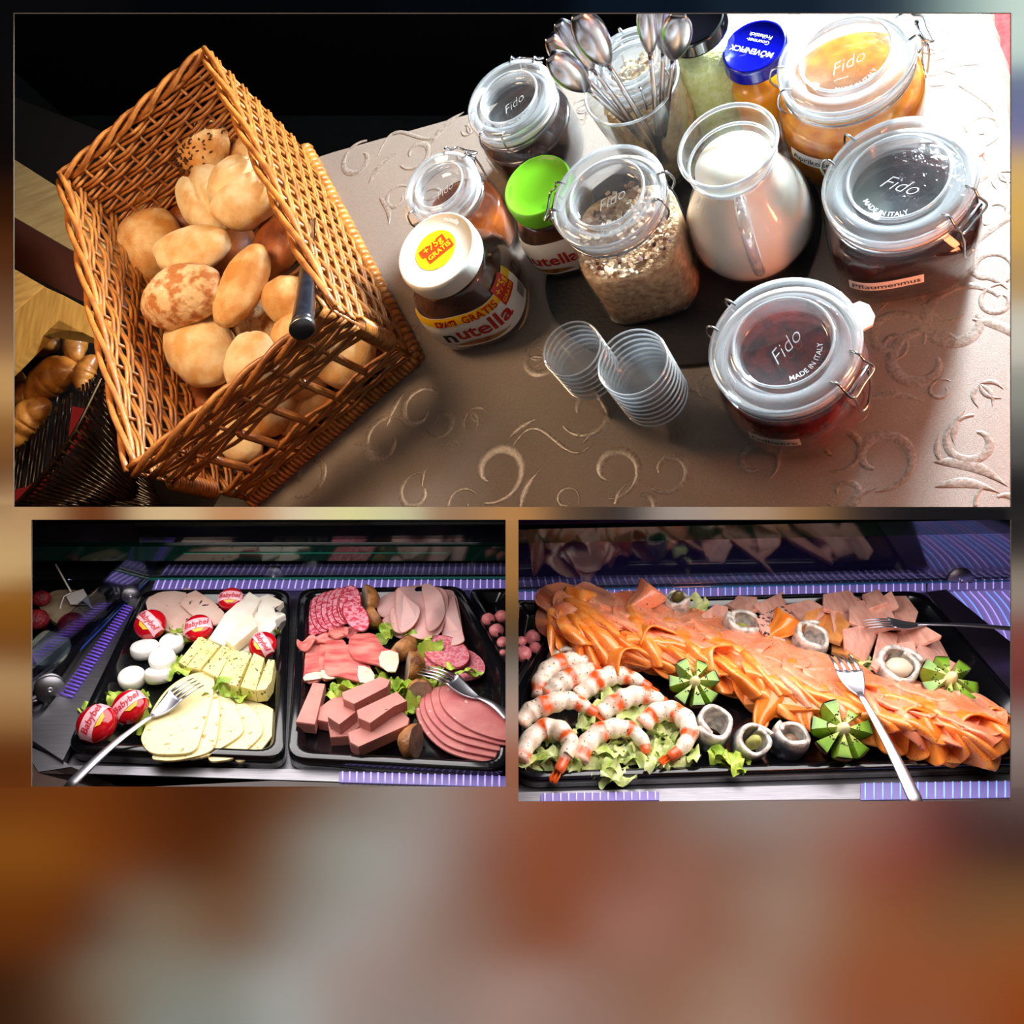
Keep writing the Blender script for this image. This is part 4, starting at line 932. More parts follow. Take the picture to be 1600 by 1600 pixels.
def ribs(S, a0, a1, b0, b1, n, nm, lab, h=.0035, back=True, cols=None):
    """stripes glowing in place of steel reflections; a0-a1 near edge, b0-b1 far edge (picture points)"""
    o = S.P(*a0, 0); t = thing(S, nm, lab, 'painted reflection', o)
    A0, A1, B0, B1 = [S.P(*q, h) for q in (a0, a1, b0, b1)]
    if back:
        g = G(); VV = [p - o for p in (A0, A1, B1, B0)] + [p - o - np.array([0, 0, .003]) for p in (A0, A1, B1, B0)]
        g.add(VV, [(0, 1, 2, 3), (7, 6, 5, 4), (0, 4, 5, 1), (1, 5, 6, 2), (2, 6, 7, 3), (3, 7, 4, 0)], False); part('reflection_base', g, glow_d, t)
    for k in range(n):
        f = (k + .5) / n; p = A0 * (1 - f) + A1 * f - o; q = B0 * (1 - f) + B1 * f - o; g = G()
        tube(g, [p + [0, 0, .0004], (p + q) / 2 + [0, 0, .0006], q + [0, 0, .0004]], .0009, 5); part('reflection_rib', g, (cols or (lambda k: glow_r))(k), t)
def clamp(S, u, v, h, rpx, lab, facing=(0, -1, .2)):
    q = S.P(u, v, h); R = rpx * S.m(u, v, h); f = np.array(facing, float); f /= np.linalg.norm(f)
    rot = Vector((0, 0, 1)).rotation_difference(Vector(f)).to_matrix().to_4x4()
    t = thing(S, 'glass_clamp', lab, 'clamp', q, rot)
    part('disc', lathe([(.001, -.004), (R, -.004), (R * 1.02, -.003), (R * 1.02, .001), (R, .002), (.001, .002)], 32, cap0=False, cap1=False), steel, t)
    part('back_disc', lathe([(.001, -.012), (R, -.012), (R, -.009), (.001, -.009)], 32, cap0=False, cap1=False), steel, t)
    part('screw', lathe([(R * .2, .002), (R * .2, .0032), (R * .12, .0036), (R * .1, .0025), (.0005, .0025)], 16, cap0=False, cap1=False), steel_f, t)
    return t
def fork(S, tip, head, neck, end, wpx, lab, group=None, roll=0):
    """tip, head (tine roots), neck, end: (u, v, h)"""
    T, Hh, Nk, E = [S.P(*q) for q in (tip, head, neck, end)]; o = E
    t = thing(S, 'serving_fork', lab, 'fork', o, group=group)
    d = (Nk - T); d /= np.linalg.norm(d); up = np.array([0, 0, 1.]); s = np.cross(d, up); s /= np.linalg.norm(s); u_ = np.cross(s, d); s = s * math.cos(roll) + u_ * math.sin(roll); u_ = np.cross(s, d)
    W = wpx * S.m(*head); L1 = np.linalg.norm(Hh - T)
    for k in range(4):
        x = (k - 1.5) / 1.5; g = G(); base = Hh + s * W * .43 * x * .95; tp = T + s * W * .40 * x
        tube(g, [base - o, (base + tp) / 2 + u_ * .0022 - o, tp + u_ * .001 - o], [W * .085, W * .075, W * .03], 8, flat=.7, up=u_); part('tine', g, steel_f, t)
    def head_s(i, j):
        c = Hh * (1 - j) + Nk * j; wd = W * .52 * (1 - .80 * j ** 1.9) ; return c + s * wd * (i - .5) * 2 - o + u_ * (.0025 * (abs(i - .5) * 2) ** 2 * (1 - j) - .0025 * math.sin(j * math.pi))
    part('head', grid(head_s, 10, 10, .0016), steel_f, t)
    n = 14; g = G(); pts = [Nk * (1 - q) + E * q + u_ * .004 * math.sin(q * math.pi) - o for q in np.linspace(-.03, 1, n)]
    tube(g, pts, [W * (.12 + .17 * q ** 1.2) * (1 if q < .97 else .8) for q in np.linspace(0, 1, n)], 12, flat=.38, up=u_); part('handle', g, steel_f, t)
    return t
leaf_m = M('lettuce', (200, 215, 90), (120, 165, 40), ns=70, lo=.35, hi=.7, rough=.45, sss=.3, vcol=False, bump=.0006, bs=300)
leaf_w = M('pale_lettuce', (226, 232, 170), (170, 196, 80), ns=60, lo=.4, hi=.7, rough=.45, sss=.3, bump=.0006, bs=300)
def lettuce(S, spots, m, lab, size=1.0, seed=0, h=.004):
    """shredded lettuce: crumpled strips nobody could count"""
    r2 = np.random.default_rng(seed); g = G()
    for (u, v, spread, n) in spots:
        for k in range(n):
            a = r2.normal(0, spread); b = r2.normal(0, spread * .5); hh = h + abs(r2.normal(0, .006)); c = S.P(u + a, v + b, hh)
            an = r2.uniform(0, 6.3); L = r2.uniform(.010, .022) * size; Wd = r2.uniform(.004, .009) * size; tw = r2.normal(0, 1.0); sd = r2.uniform(0, 9)
            def f(i, j):
                x = (i - .5) * 2 * L; y = (j - .5) * 2 * Wd * (.5 + .7 * math.sin(i * 3.0)); z = .005 * size * math.sin(i * 5 + sd) + .004 * size * math.sin(j * 5 + i * 9 + sd) ; z += tw * y * .8
                return c + np.array([x * math.cos(an) - y * math.sin(an), x * math.sin(an) + y * math.cos(an), max(z, -hh + .001)])
            q = grid(f, 8, 4); g.add(q.v, q.f, True)
    return solo(S, 'shredded_lettuce', g, m, lab, 'lettuce', kind='stuff')
rd_s = M('salami_rind', (150, 30, 44), rough=.45); rd_c = M('cheese_rim', (224, 200, 130), rough=.45); rd_b = M('bologna_rind', (160, 70, 70), rough=.45); rd_h = M('ham_rim', (222, 150, 140), rough=.4)
def ell(u, v, a, b, ang, n=12):
    r = math.radians(ang); return [(u + a * math.cos(2 * math.pi * k / n) * math.cos(r) - b * math.sin(2 * math.pi * k / n) * math.sin(r), v - a * math.cos(2 * math.pi * k / n) * math.sin(r) - b * math.sin(2 * math.pi * k / n) * math.cos(r)) for k in range(n)]
def piece(S, nm, px, h, t, m, lab, cat, group=None, rind=None, **k):
    g = slab(S, px, h, t, **k); o = solo(S, nm, g, m, lab, cat, group=group)
    if rind:
        n = len(px) * max(k.get('smooth', 6), 1); v = np.array(g.v); q = (v.max(0) + v.min(0)) / 2; q[2] = v[:, 2].min(); gg = G()
        tube(gg, v[:n] - q - np.array([0, 0, rind[1] * .5]), rind[1], 5, closed=True); part('rind', gg, rind[0], o)
    return o
def ball(S, nm, u, v, h, rpx, m, lab, cat, seed=0, rough=.06, fine=.02, sq=(1, 1, .85), group=None, ang=0):
    R = rpx * S.m(u, v, h); g = blob((R * sq[0], R * sq[1], R * sq[2]), 26, 16, rough, seed, fine); return solo(S, nm, g, m, lab, cat, group=group, p=tuple(S.P(u, v, h)), R=rotz(ang))

# ================================================================= NICHE 2: cheese and cold meat
panel(S2, [(-300, 900), (798, 900), (798, 1195), (798, 1420), (-300, 1420)], -.006, .01, 'steel_deck', steel, 'brushed steel deck carrying the cheese and sausage trays', 'deck')
g = slab(S2, [(229, 908), (238, 906), (232, 925), (106, 1192), (797, 1212), (797, 1232), (60, 1205), (49, 1180), (44, 1150), (150, 1010)], .004, .009, smooth=1, rings=1)
def strip(S, a, b, c, d, h, nm, m, lab, cat): return panel(S, [a, b, c, d], h, .008, nm, m, lab, cat)
strip(S2, (212, 928), (232, 926), (98, 1188), (40, 1150), .006, 'steel_ledge', steel, 'sloping steel ledge between the side glass and the cheese tray', 'ledge')
strip(S2, (30, 1160), (99, 1189), (112, 1198), (60, 1206), .002, 'steel_corner', steel, 'worn steel corner at the front of the cheese counter', 'ledge')
strip(S2, (60, 1206), (112, 1196), (797, 1208), (797, 1230), .0005, 'front_rail', steel, 'bright steel rail in front of the cheese tray', 'rail')
panel(S2, [(-80, 1200), (60, 1207), (797, 1231), (797, 1330), (-80, 1330)], .010, .012, 'front_panel', M('brown_front', (60, 38, 30), (46, 30, 26), ns=20, rough=.5), 'dark brown panel in front of the steel rail', 'panel') if False else None
g = upright(S2, (-60, 1199), (797, 1232), -.02, .001, .002)
panel(S2, [(-60, 1150), (28, 1164), (60, 1208), (797, 1232), (797, 1400), (-60, 1400)], .0012, .006, 'counter_fascia', M('brown_front', (66, 44, 36), (50, 34, 28), ns=20, rough=.45), 'dark brown counter front below the steel rail', 'counter')
ribs(S2, (238, 920), (797, 919), (243, 907), (797, 906), 54, 'reflection_strip', 'painted purple reflection stripes behind the cheese and sausage trays', h=.001)
ribs(S2, (530, 1222), (797, 1230), (530, 1206), (797, 1213), 24, 'reflection_strip', 'painted purple reflection stripes in front of the sausage tray', h=.0025)
ribs(S2, (112, 1092), (208, 948), (92, 1086), (196, 944), 30, 'reflection_strip', 'dim painted violet reflection stripes beside the side glass', h=.0075, back=False, cols=lambda k: M('reflection_glow_dim', (110, 70, 200), rough=.4, emis=.5))
ribs(S2, (49, 930), (105, 912), (49, 917), (112, 905), 8, 'reflection_strip', 'short painted violet reflection stripes behind the neighbouring tray', h=.001)
tray(S2, [(222, 921), (454, 919), (444, 1184), (101, 1170)], 'black tray carrying the cheeses')
tray(S2, [(466, 919), (722, 914), (797, 1046), (797, 1203), (448, 1184)], 'black tray carrying sliced sausage and ham')
tray(S2, [(732, 920), (797, 918), (797, 1018)], 'black tray corner holding raw meatballs', rim=.013, inner=.006, r=.008)
tray(S2, [(49, 905), (196, 905), (60, 1100), (-60, 1100)], 'dark neighbouring tray behind the side glass', rim=.008)
# back glass, its green edges, the shelf edge above, side glass
solo(S2, 'back_glass', upright(S2, (232, 905), (797, 903), -.004, .085, .004), pane_m, 'upright glass pane behind the cheese and sausage trays', 'glass pane')
solo(S2, 'glass_edge', upright(S2, (232, 906), (797, 904), .0005, .0035, -.002), green_l, 'thin bright green lower edge of the cheese counter glass', 'edge')
solo(S2, 'shelf_edge', upright(S2, (40, 925), (797, 925), .047, .068, .010), green_e, 'thick dark green glass shelf edge over the cheese tray', 'shelf')
solo(S2, 'painted_shelf_highlight', upright(S2, (300, 925.5), (797, 924), .058, .0595, -.001), green_l, 'fine painted green highlight along the shelf edge over the cheese', 'edge')  # lighter bead painted on as the shelf edge's highlight
solo(S2, 'side_glass', upright(S2, (49, 1093), (233, 905), 0, .05, .003), GLASS('side_pane', (.7, .75, .85), base=.10, power=2, top=.7, rough=.05), 'slanting side glass with two clamps', 'glass pane')
solo(S2, 'glass_edge', upright(S2, (49, 1095), (233, 907), .001, .0025, -.0012), M('blue_glass_line', (40, 70, 160), rough=.1, coat=1), 'blue lower edge of the slanting side glass', 'edge')
solo(S2, 'counter_backboard', upright(S2, (-100, 880), (797, 880), -.05, .062, .02), M('counter_back', (34, 30, 34), (46, 42, 44), ns=8, rough=.35), 'dark back panel behind the cheese counter glass', 'panel')
clamp(S2, 428, 899, .004, 15, 'round glass clamp on the back pane above the gap of the trays'); clamp(S2, 204, 930, .012, 13, 'small glass clamp at the far end of the side glass', (.4, -.8, .3)); clamp(S2, 78, 1077, .014, 21, 'large glass clamp at the near end of the side glass', (.5, -.8, .3))
# price tag
tg = thing(S2, 'price_tag', 'blank white folded price tag on a thin stalk behind the side glass', 'price tag', S2.P(122, 950, .01)); o = S2.P(122, 950, .01)
pap = M('tag_card', (215, 205, 200), rough=.6)
g = G(); tube(g, [S2.P(87, 882, .04) - o, S2.P(111, 925, .02) - o], .0011, 6); part('stalk', g, pap, tg)
g = G(); tube(g, [S2.P(*q) - o for q in ((110, 927, .02), (100, 932, .018), (95, 945, .015), (92, 965, .01))], [.0009, .0009, .001, .0018], 6); part('bent_wire', g, pap, tg)
g = slab(S2, [(102, 929), (130, 920), (136, 930), (146, 953), (136, 944), (110, 944)], lambda u, v: .018 + (u - 120) * .0001, .0008, smooth=1, rings=2); g.v = [tuple(np.array(p) - o) for p in g.v]; part('card', g, pap, tg)
# neighbouring tray behind the side glass
berry = M('raspberry_red', (140, 18, 30), (90, 8, 18), ns=120, rough=.5, bump=.002, bs=350)
for u, v, r, lb in ((112, 975, 20, 'round red berry nearest the side glass'), (58, 968, 18, 'red berry at the picture edge behind the side glass'), (64, 935, 14, 'purple-red berry at the far end of the neighbouring tray')): ball(S2, 'berry', u, v, .02, r, berry, lb, 'berry', seed=u, rough=.05)
beige = M('beige_cheese', (160, 140, 110), (120, 96, 74), ns=50, rough=.6)
for k, (px, h) in enumerate((([(60, 945), (85, 925), (120, 925), (140, 950), (150, 965), (120, 968), (90, 975)], .012), ([(120, 940), (150, 925), (165, 935), (160, 955), (140, 960)], .015), ([(49, 1005), (70, 985), (100, 995), (110, 1005), (95, 1030), (60, 1040)], .012))):
    piece(S2, 'cheese_slice', px, h, .006, [beige, beige, M('grey_cheese', (140, 145, 130), (80, 85, 75), ns=40, rough=.7, bump=.001, bs=200)][k], ['curled beige slice below the price tag', 'small beige slice beyond the price tag', 'greyish soft cheese slab behind the side glass'][k], 'cheese', wave=.004, ws=60, seed=k)
# --- cheeses
lettuce(S2, [(290, 992, 12, 14), (345, 1012, 14, 8), (275, 1043, 9, 7), (345, 1083, 14, 9), (376, 1086, 10, 5), (425, 985, 5, 3)], leaf_m, 'shredded green lettuce under the herb cheese and wax-coated cheeses', .8, 1)
lettuce(S2, [(210, 1092, 10, 7), (142, 1110, 6, 3), (185, 1090, 8, 4), (228, 1128, 6, 3)], leaf_m, 'shredded green lettuce beside the front pair of wax-coated cheeses', .8, 2)
pepch = M('pepper_cheese', (238, 205, 190), (225, 180, 165), ns=30, rough=.4, speck=((70, 50, 45), 70, .10), sss=.2)
for k, (px, h) in enumerate((([(284, 924), (296, 920), (312, 935), (306, 960), (280, 955)], .008), ([(262, 950), (300, 958), (318, 984), (300, 990), (270, 985)], .010), ([(228, 941), (240, 930), (256, 924), (290, 926), (300, 950), (303, 978), (280, 990), (240, 972)], .014), ([(282, 944), (306, 923), (354, 961), (336, 977), (318, 972)], .018))):
    piece(S2, 'cheese_slice', px, h, .002, pepch, ['slice of speckled pinkish cheese at the very back', 'lowest slice of speckled pinkish cheese over the lettuce', 'largest slice of speckled pinkish cheese behind the round waxed one', 'square slice of speckled pinkish cheese nearest the white wedges'][k], 'cheese', 'speckled pinkish cheese slices', smooth=2, wave=.0015, seed=k)
brie = M('white_rind_cheese', (246, 238, 228), (236, 224, 205), ns=40, rough=.5, sss=.3); brie_y = M('creamy_brie', (244, 232, 180), (250, 240, 205), ns=40, rough=.35, sss=.3); brie_s = M('brie_rind', (236, 205, 180), rough=.5)
for k, (px, h, m, lb) in enumerate((([(405, 933), (418, 928), (443, 940), (430, 952), (446, 960), (430, 968), (402, 958)], .020, brie, 'white soft cheese block with a notched edge by the tray divider'), ([(400, 955), (428, 966), (432, 976), (420, 992), (400, 1000), (388, 985)], .018, brie, 'white soft cheese block just behind the waxed cheese by the divider'), ([(372, 1000), (390, 985), (400, 1000), (398, 1018), (378, 1018)], .014, brie, 'low white soft cheese tucked under the others'), ([(390, 924), (408, 935), (394, 960), (366, 1000), (350, 1008), (326, 998), (352, 958)], .024, brie, 'long white soft cheese wedge leaning over the herb cheese'), ([(352, 1000), (372, 975), (394, 960), (402, 978), (364, 1010)], .030, brie_y, 'creamy yellow brie wedge lying on the long white one'))):
    piece(S2, 'soft_cheese', px, h, .012, m, lb, 'cheese', 'white soft cheeses', smooth=1, rings=3, chamf=.02)
herb = M('herb_cheese', (240, 228, 160), (230, 214, 130), ns=40, rough=.5, speck=((80, 90, 40), 160, .13), speck2=((140, 110, 60), 120, .10), bump=.0005, bs=220, sss=.2)
HB = [[(279, 1034), (312, 993), (324, 1000), (290, 1041)], [(292, 1042), (324, 999), (343, 1009), (312, 1046)], [(316, 1047), (348, 1008), (364, 1014), (340, 1058)], [(342, 1059), (364, 1014), (378, 1019), (357, 1068)], [(358, 1069), (376, 1016), (393, 1021), (370, 1072)], [(376, 1073), (397, 1020), (413, 1028), (399, 1079)], [(400, 1079), (419, 1030), (429, 1031), (424, 1064), (415, 1077)]]
for k, px in enumerate(HB): piece(S2, 'herb_cheese_slice', px, lambda u, v, k=k: .021 + .0006 * k, .016, herb, '%s herb cheese stick counted from the white discs' % ORD[k], 'cheese', 'herb cheese sticks', smooth=1, rings=3, chamf=.01)
butter = M('butter_cheese', (247, 232, 182), (243, 224, 165), ns=20, rough=.38, speck=((190, 150, 70), 85, .11), speck2=((110, 120, 50), 130, .06), sss=.25)
SL = [[(334, 1080), (352, 1079), (376, 1089), (420, 1104), (438, 1122), (430, 1142), (408, 1172), (384, 1188), (366, 1186), (345, 1130)], [(336, 1079), (366, 1088), (398, 1110), (411, 1138), (400, 1158), (370, 1182), (345, 1189), (325, 1184), (332, 1130)], [(336, 1078), (362, 1092), (378, 1125), (378, 1145), (350, 1166), (322, 1182), (296, 1186), (288, 1178), (330, 1110)], [(331, 1078), (343, 1100), (341, 1140), (330, 1172), (285, 1186), (252, 1188), (240, 1178), (300, 1120)], [(318, 1050), (332, 1058), (335, 1074), (326, 1110), (314, 1150), (306, 1170), (285, 1178), (238, 1177), (221, 1158), (226, 1138), (240, 1105), (262, 1076), (290, 1057)]]
for k, px in enumerate(SL): piece(S2, 'cheese_slice', px, .006 + .0028 * k, .0022, butter, '%s pale yellow cheese slice of the front fan, counted from the divider' % ORD[k], 'cheese', 'pale yellow cheese slices in a fan', smooth=5, rings=4, chamf=.01, wave=.0008, seed=k, ws=30, rind=(rd_c, .0005))
mozz = M('white_goat_cheese', (248, 246, 240), (236, 232, 224), ns=60, rough=.5, sss=.4, bump=.0005, bs=200)
for k, (u, v, r, h, lb) in enumerate(((268, 1007, 19, .016, 'white cheese disc nearest the lettuce'), (227, 1015, 22, .016, 'largest white cheese disc, below the round waxed cheese'), (254, 1030, 20, .028, 'white cheese disc resting on top of the others'), (248, 1055, 21, .018, 'crumbled white cheese disc nearest the butter cheese fan'), (206, 1060, 21, .014, 'flat white cheese disc lying alone at the tray wall'))):
    q = S2.P(u, v, h - .006); R = r * S2.m(u, v, h); g = lathe([(.001, -.007), (R * .9, -.0065), (R, -.002), (R * .99, .004), (R * .9, .0065), (R * .5, .0075), (.001, .007)], 32, cap0=False, cap1=False)
    vv = np.array(g.v); vv *= (1 + .06 * nz(vv, 60, k))[:, None]; g.v = [tuple(x) for x in vv]
    if k == 3: vv[:, 2] += .003 * nz(vv, 160, 3)
    solo(S2, 'white_cheese', g, mozz, lb, 'cheese', 'white cheese discs', p=tuple(q), R=Matrix.Rotation([.1, -.15, .3, -.35, .15][k], 4, 'X'))
wax = M('red_wax', (205, 14, 28), (170, 8, 24), ns=30, rough=.16, coat=.8); wrap_l = M('pink_wrap', (245, 190, 195), (235, 165, 175), ns=40, rough=.3, coat=.4); wtxt = M('wrap_print', (190, 20, 50), rough=.4); wye = M('wrap_yellow', (235, 190, 40), rough=.4); wgr = M('wrap_green', (110, 150, 70), rough=.4)
def waxed(u, v, r, rot, lb, h=.022):
    q = S2.P(u, v, h); R = r * S2.m(u, v, h); tl = Matrix.Rotation(math.radians(28), 4, 'X'); t = thing(S2, 'waxed_cheese', lb, 'cheese', q, tl, group='red wax-coated mini cheeses')
    prof = [(R * math.cos(a) ** .75 if math.cos(a) > 1e-6 else .0005, R * .62 * math.sin(a)) for a in np.linspace(-math.pi / 2, math.pi / 2, 17)]
    part('wax_body', lathe(prof, 36, cap0=False, cap1=False), wax, t)
    rr = [p[0] for p in prof[8:]][::-1]; zz = [p[1] for p in prof[8:]][::-1]; ca, sa = math.cos(rot), math.sin(rot)
    def top(x, y, o=.0005):
        d = math.hypot(x, y); z = np.interp(d, rr, zz) + o; k_ = 1 + o / R; return ((x * ca - y * sa) * k_, (x * sa + y * ca) * k_, z)
    lbm = part('wrapper', grid(lambda i, j: top((i - .5) * 1.86 * R, (j - .5) * .72 * R + .1 * R * math.sin(i * 3)), 18, 8), wrap_l, t)
    part('leaf_print', grid(lambda i, j: top(.1 * R + (i - .5) * .8 * R * (1 - j * .5), -.30 * R - j * .2 * R, .0009), 6, 3), wye, lbm)
    letters(lbm, 'Babybel', R * .5, lambda x, y: top(x, y + R * .06, .0013), wtxt, shear=.25, bold=.012, sx=.95)
for a in ((361, 937, 20, .05, 'red waxed mini cheese highest up the tray, before the white wedges'), (235, 976, 25, -.75, 'red waxed mini cheese on the speckled slices above the white discs'), (310, 982, 23, .3, 'red waxed mini cheese on lettuce between speckled slices and herb sticks'), (411, 1008, 22, -.9, 'red waxed mini cheese behind the last herb cheese sticks'), (203, 1105, 28, .85, 'red waxed mini cheese touching the fork handle'), (151, 1131, 31, 1.3, 'red waxed mini cheese closest to the front tray corner')): waxed(*a)
fork(S2, (311, 1066, .028), (275, 1087, .028), (236, 1119, .022), (104, 1232, .012), 34, 'steel fork lying across the yellow cheese slices')
# --- sausage tray
lettuce(S2, [(603, 985, 8, 10), (655, 1005, 12, 10), (560, 1075, 22, 16), (530, 1085, 10, 8), (628, 1075, 8, 8), (640, 1100, 8, 6), (690, 1040, 8, 4), (680, 1060, 10, 6), (735, 1050, 4, 2)], leaf_m, 'shredded lettuce between the sausages and the ham', .7, 3)
sal = M('coarse_salami', (206, 62, 84), (240, 158, 172), ns=230, lo=.42, hi=.56, rough=.4, sss=.15, spec=.5)
for k in range(8):
    u = 486 + k * 8.5; v = 962 - k * 2.6; 
    piece(S2, 'salami_slice', ell(u, v, 31 - k * .3, 18, 62 - k * 3 + 40, 14), lambda a, b, u=u, k=k: .006 + .0024 * k + (a - u) * .0002, .0016, sal, '%s coarse salami slice of the fan, counted from the tray divider' % ORD[k], 'salami', 'coarse salami slices in a fan', smooth=3, rings=4, wave=.0012, seed=k, rind=(rd_s, .0006))
for k, (u, v, an) in enumerate(((548, 950, 110), (556, 962, 125))): piece(S2, 'salami_slice', ell(u, v, 27, 17, an, 14), .024 + .002 * k, .0016, sal, ['coarse salami slice next to last towards the meat patties', 'coarse salami slice touching the cut meat patty'][k], 'salami', 'coarse salami slices in a fan', smooth=3, rings=4, wave=.0012, seed=k, rind=(rd_s, .0006))
tur = M('turkey_ham', (240, 196, 190), (232, 176, 172), ns=28, rough=.35, sss=.3)
HAM = [([(590, 942), (612, 925), (636, 922), (640, 940), (618, 958), (595, 962)], .008), ([(598, 970), (620, 955), (640, 965), (640, 985), (625, 995), (605, 985)], .010), ([(680, 925), (705, 922), (715, 940), (722, 985), (724, 1002), (700, 1006), (690, 985), (686, 950)], .012), ([(618, 925), (640, 916), (662, 914), (690, 920), (700, 940), (690, 985), (665, 998), (640, 990), (622, 965)], .015), ([(660, 915), (680, 918), (692, 935), (694, 960), (684, 980), (668, 985), (664, 950)], .020), ([(612, 950), (630, 960), (640, 978), (632, 990), (616, 985), (610, 965)], .018), ([(620, 921), (634, 928), (655, 950), (652, 968), (640, 982), (625, 985), (618, 950)], .024)]
for k, (px, h) in enumerate(HAM): piece(S2, 'ham_slice', px, lambda u, v, h=h: h + .004 * math.sin(u * .09 + v * .05), .0014, tur, ['pale boiled ham slice touching the cut meat patty', 'small pale ham slice over the lettuce', 'long pale ham slice at the tray wall', 'widest pale boiled ham slice, in the middle', 'upright folded pale ham slice at the back', 'narrow curled pale ham slice by the lettuce', 'topmost leaf-shaped pale ham slice'][k], 'ham', 'pale boiled ham slices', smooth=4, rings=5, wave=.002, seed=k + 2, rind=(rd_h, .0005))
raw = M('smoked_ham', (188, 74, 78), (226, 140, 126), ns=34, lo=.35, hi=.65, rough=.35, aniso=(1, 3, 1), sss=.2); fatm = M('ham_fat', (244, 222, 196), (236, 204, 176), ns=30, rough=.35, sss=.3)
RAW = [([(470, 1010), (492, 1002), (505, 1008), (505, 1060), (474, 1062)], .010), ([(500, 1004), (525, 995), (540, 1005), (545, 1040), (520, 1060), (502, 1058)], .014), ([(512, 1012), (548, 1010), (572, 1030), (584, 1062), (560, 1064), (528, 1058), (508, 1050)], .018), ([(545, 1000), (560, 990), (585, 992), (600, 1012), (622, 1020), (618, 1048), (590, 1040), (552, 1028)], .022)]
for k, (px, h) in enumerate(RAW):
    o = piece(S2, 'smoked_ham_slice', px, h, .0022, raw, ['smoked ham slice closest to the tray divider', 'smoked ham slice with a ruffled edge, second from the divider', 'broad smoked ham slice with a pale fat tip', 'rolled smoked ham slice nearest the meat patties'][k], 'ham', 'smoked ham slices', smooth=3, rings=4, wave=.0025, ws=90, seed=k + 1)
    ft = [[(478, 1054), (505, 1050), (503, 1061), (476, 1063)], [(502, 1046), (530, 1052), (520, 1061), (503, 1059)], [(560, 1040), (580, 1045), (585, 1063), (562, 1065)], [(596, 1018), (622, 1020), (618, 1049), (594, 1041)]][k]
    g = slab(S2, ft, h + .0024, .0012, smooth=2, rings=3, wave=.002, ws=90, seed=k + 1); off = np.array(o.matrix_world.inverted() @ S2.mat @ Vector((0, 0, 0))); g.v = [tuple(np.array(p) + off) for p in g.v]; part('fat_edge', g, fatm, o)
# ruffle behind
for k, (u, v, an) in enumerate(((480, 1003, 20), (505, 996, 0), (528, 990, 10), (545, 986, -10))): piece(S2, 'ham_ruffle', ell(u, v, 17, 8, an, 10), .016, .002, raw, '%s ruffled scrap of smoked ham behind the flat slices, from the divider' % ORD[k], 'ham', 'ruffled ham scraps', smooth=3, rings=5, wave=.006, ws=190, seed=k)
sal2 = M('fine_salami', (206, 92, 108), (226, 150, 158), ns=330, lo=.44, hi=.56, rough=.45, sss=.1)
piece(S2, 'salami_slice', ell(716, 1036, 43, 25, -14, 16), .006, .002, sal2, 'lower of two large fine salami rounds, partly covered', 'salami', 'large fine salami rounds', smooth=3, chamf=.01); piece(S2, 'salami_slice', ell(672, 1030, 26, 20, -30, 16), .009, .002, sal2, 'fine salami round half under the fork tines', 'salami', 'large fine salami rounds', smooth=3, chamf=.01)
piece(S2, 'salami_slice', ell(697, 1018, 38, 24, -18, 16), .013, .002, sal2, 'topmost large fine salami round', 'salami', 'large fine salami rounds', smooth=3, chamf=.01, rind=(rd_s, .0006))
lk = M('liver_loaf', (204, 136, 124), (196, 124, 114), ns=40, rough=.5, speck=((90, 60, 50), 45, .05), bump=.0004, bs=250, sss=.2)
ST = [([(489, 1066), (508, 1068), (492, 1132), (462, 1128)], .018), ([(520, 1090), (545, 1075), (548, 1090), (512, 1128), (496, 1125), (500, 1105)], .014), ([(512, 1128), (560, 1110), (578, 1120), (545, 1150), (516, 1152)], .012), ([(524, 1098), (553, 1103), (556, 1112), (530, 1132), (512, 1120)], .026), ([(534, 1082), (595, 1057), (610, 1063), (605, 1073), (553, 1100), (536, 1092)], .036), ([(557, 1110), (620, 1080), (636, 1095), (615, 1104), (578, 1130), (560, 1122)], .034), ([(543, 1145), (628, 1110), (640, 1122), (638, 1132), (560, 1167), (547, 1160)], .022)]
for k, (px, h) in enumerate(ST): piece(S2, 'liver_loaf_stick', px, h, .013, lk, ['single pink loaf stick standing apart by the tray divider', 'pink loaf stick half under the pile, nearest the single one', 'lowest pink loaf stick of the pile', 'short pink loaf stick in the middle of the pile', 'topmost pink loaf stick, nearest the ham', 'pink loaf stick pointing at the cut meat patty', 'pink loaf stick at the front of the pile'][k], 'meat loaf', 'pink loaf sticks', smooth=1, rings=3, chamf=.02)
bol = M('bologna', (206, 112, 112), (218, 134, 128), ns=60, rough=.4, speck=((240, 190, 180), 60, .09), sss=.2)
BO_ = [[(655, 1080), (675, 1075), (720, 1095), (797, 1130), (797, 1191), (745, 1188), (700, 1175), (668, 1150), (650, 1115)], [(660, 1082), (685, 1076), (730, 1100), (797, 1140), (797, 1182), (745, 1178), (700, 1165), (672, 1140), (656, 1110)], [(668, 1080), (695, 1080), (740, 1105), (797, 1135), (797, 1172), (745, 1166), (705, 1152), (678, 1130), (664, 1105)], [(676, 1076), (700, 1074), (745, 1095), (797, 1125), (797, 1163), (750, 1155), (710, 1142), (684, 1120), (674, 1095)], [(690, 1072), (710, 1074), (750, 1090), (797, 1115), (797, 1155), (755, 1148), (718, 1130), (694, 1108), (686, 1088)]]
for k, px in enumerate(BO_): piece(S2, 'bologna_slice', px, .006 + .0026 * k, .0018, bol, '%s bologna slice of the stepped fan, counted from the tray floor' % ORD[k], 'sausage slice', 'bologna slices in a stepped fan', smooth=4, rings=4, chamf=.008, seed=k, rind=(rd_b, .0006))
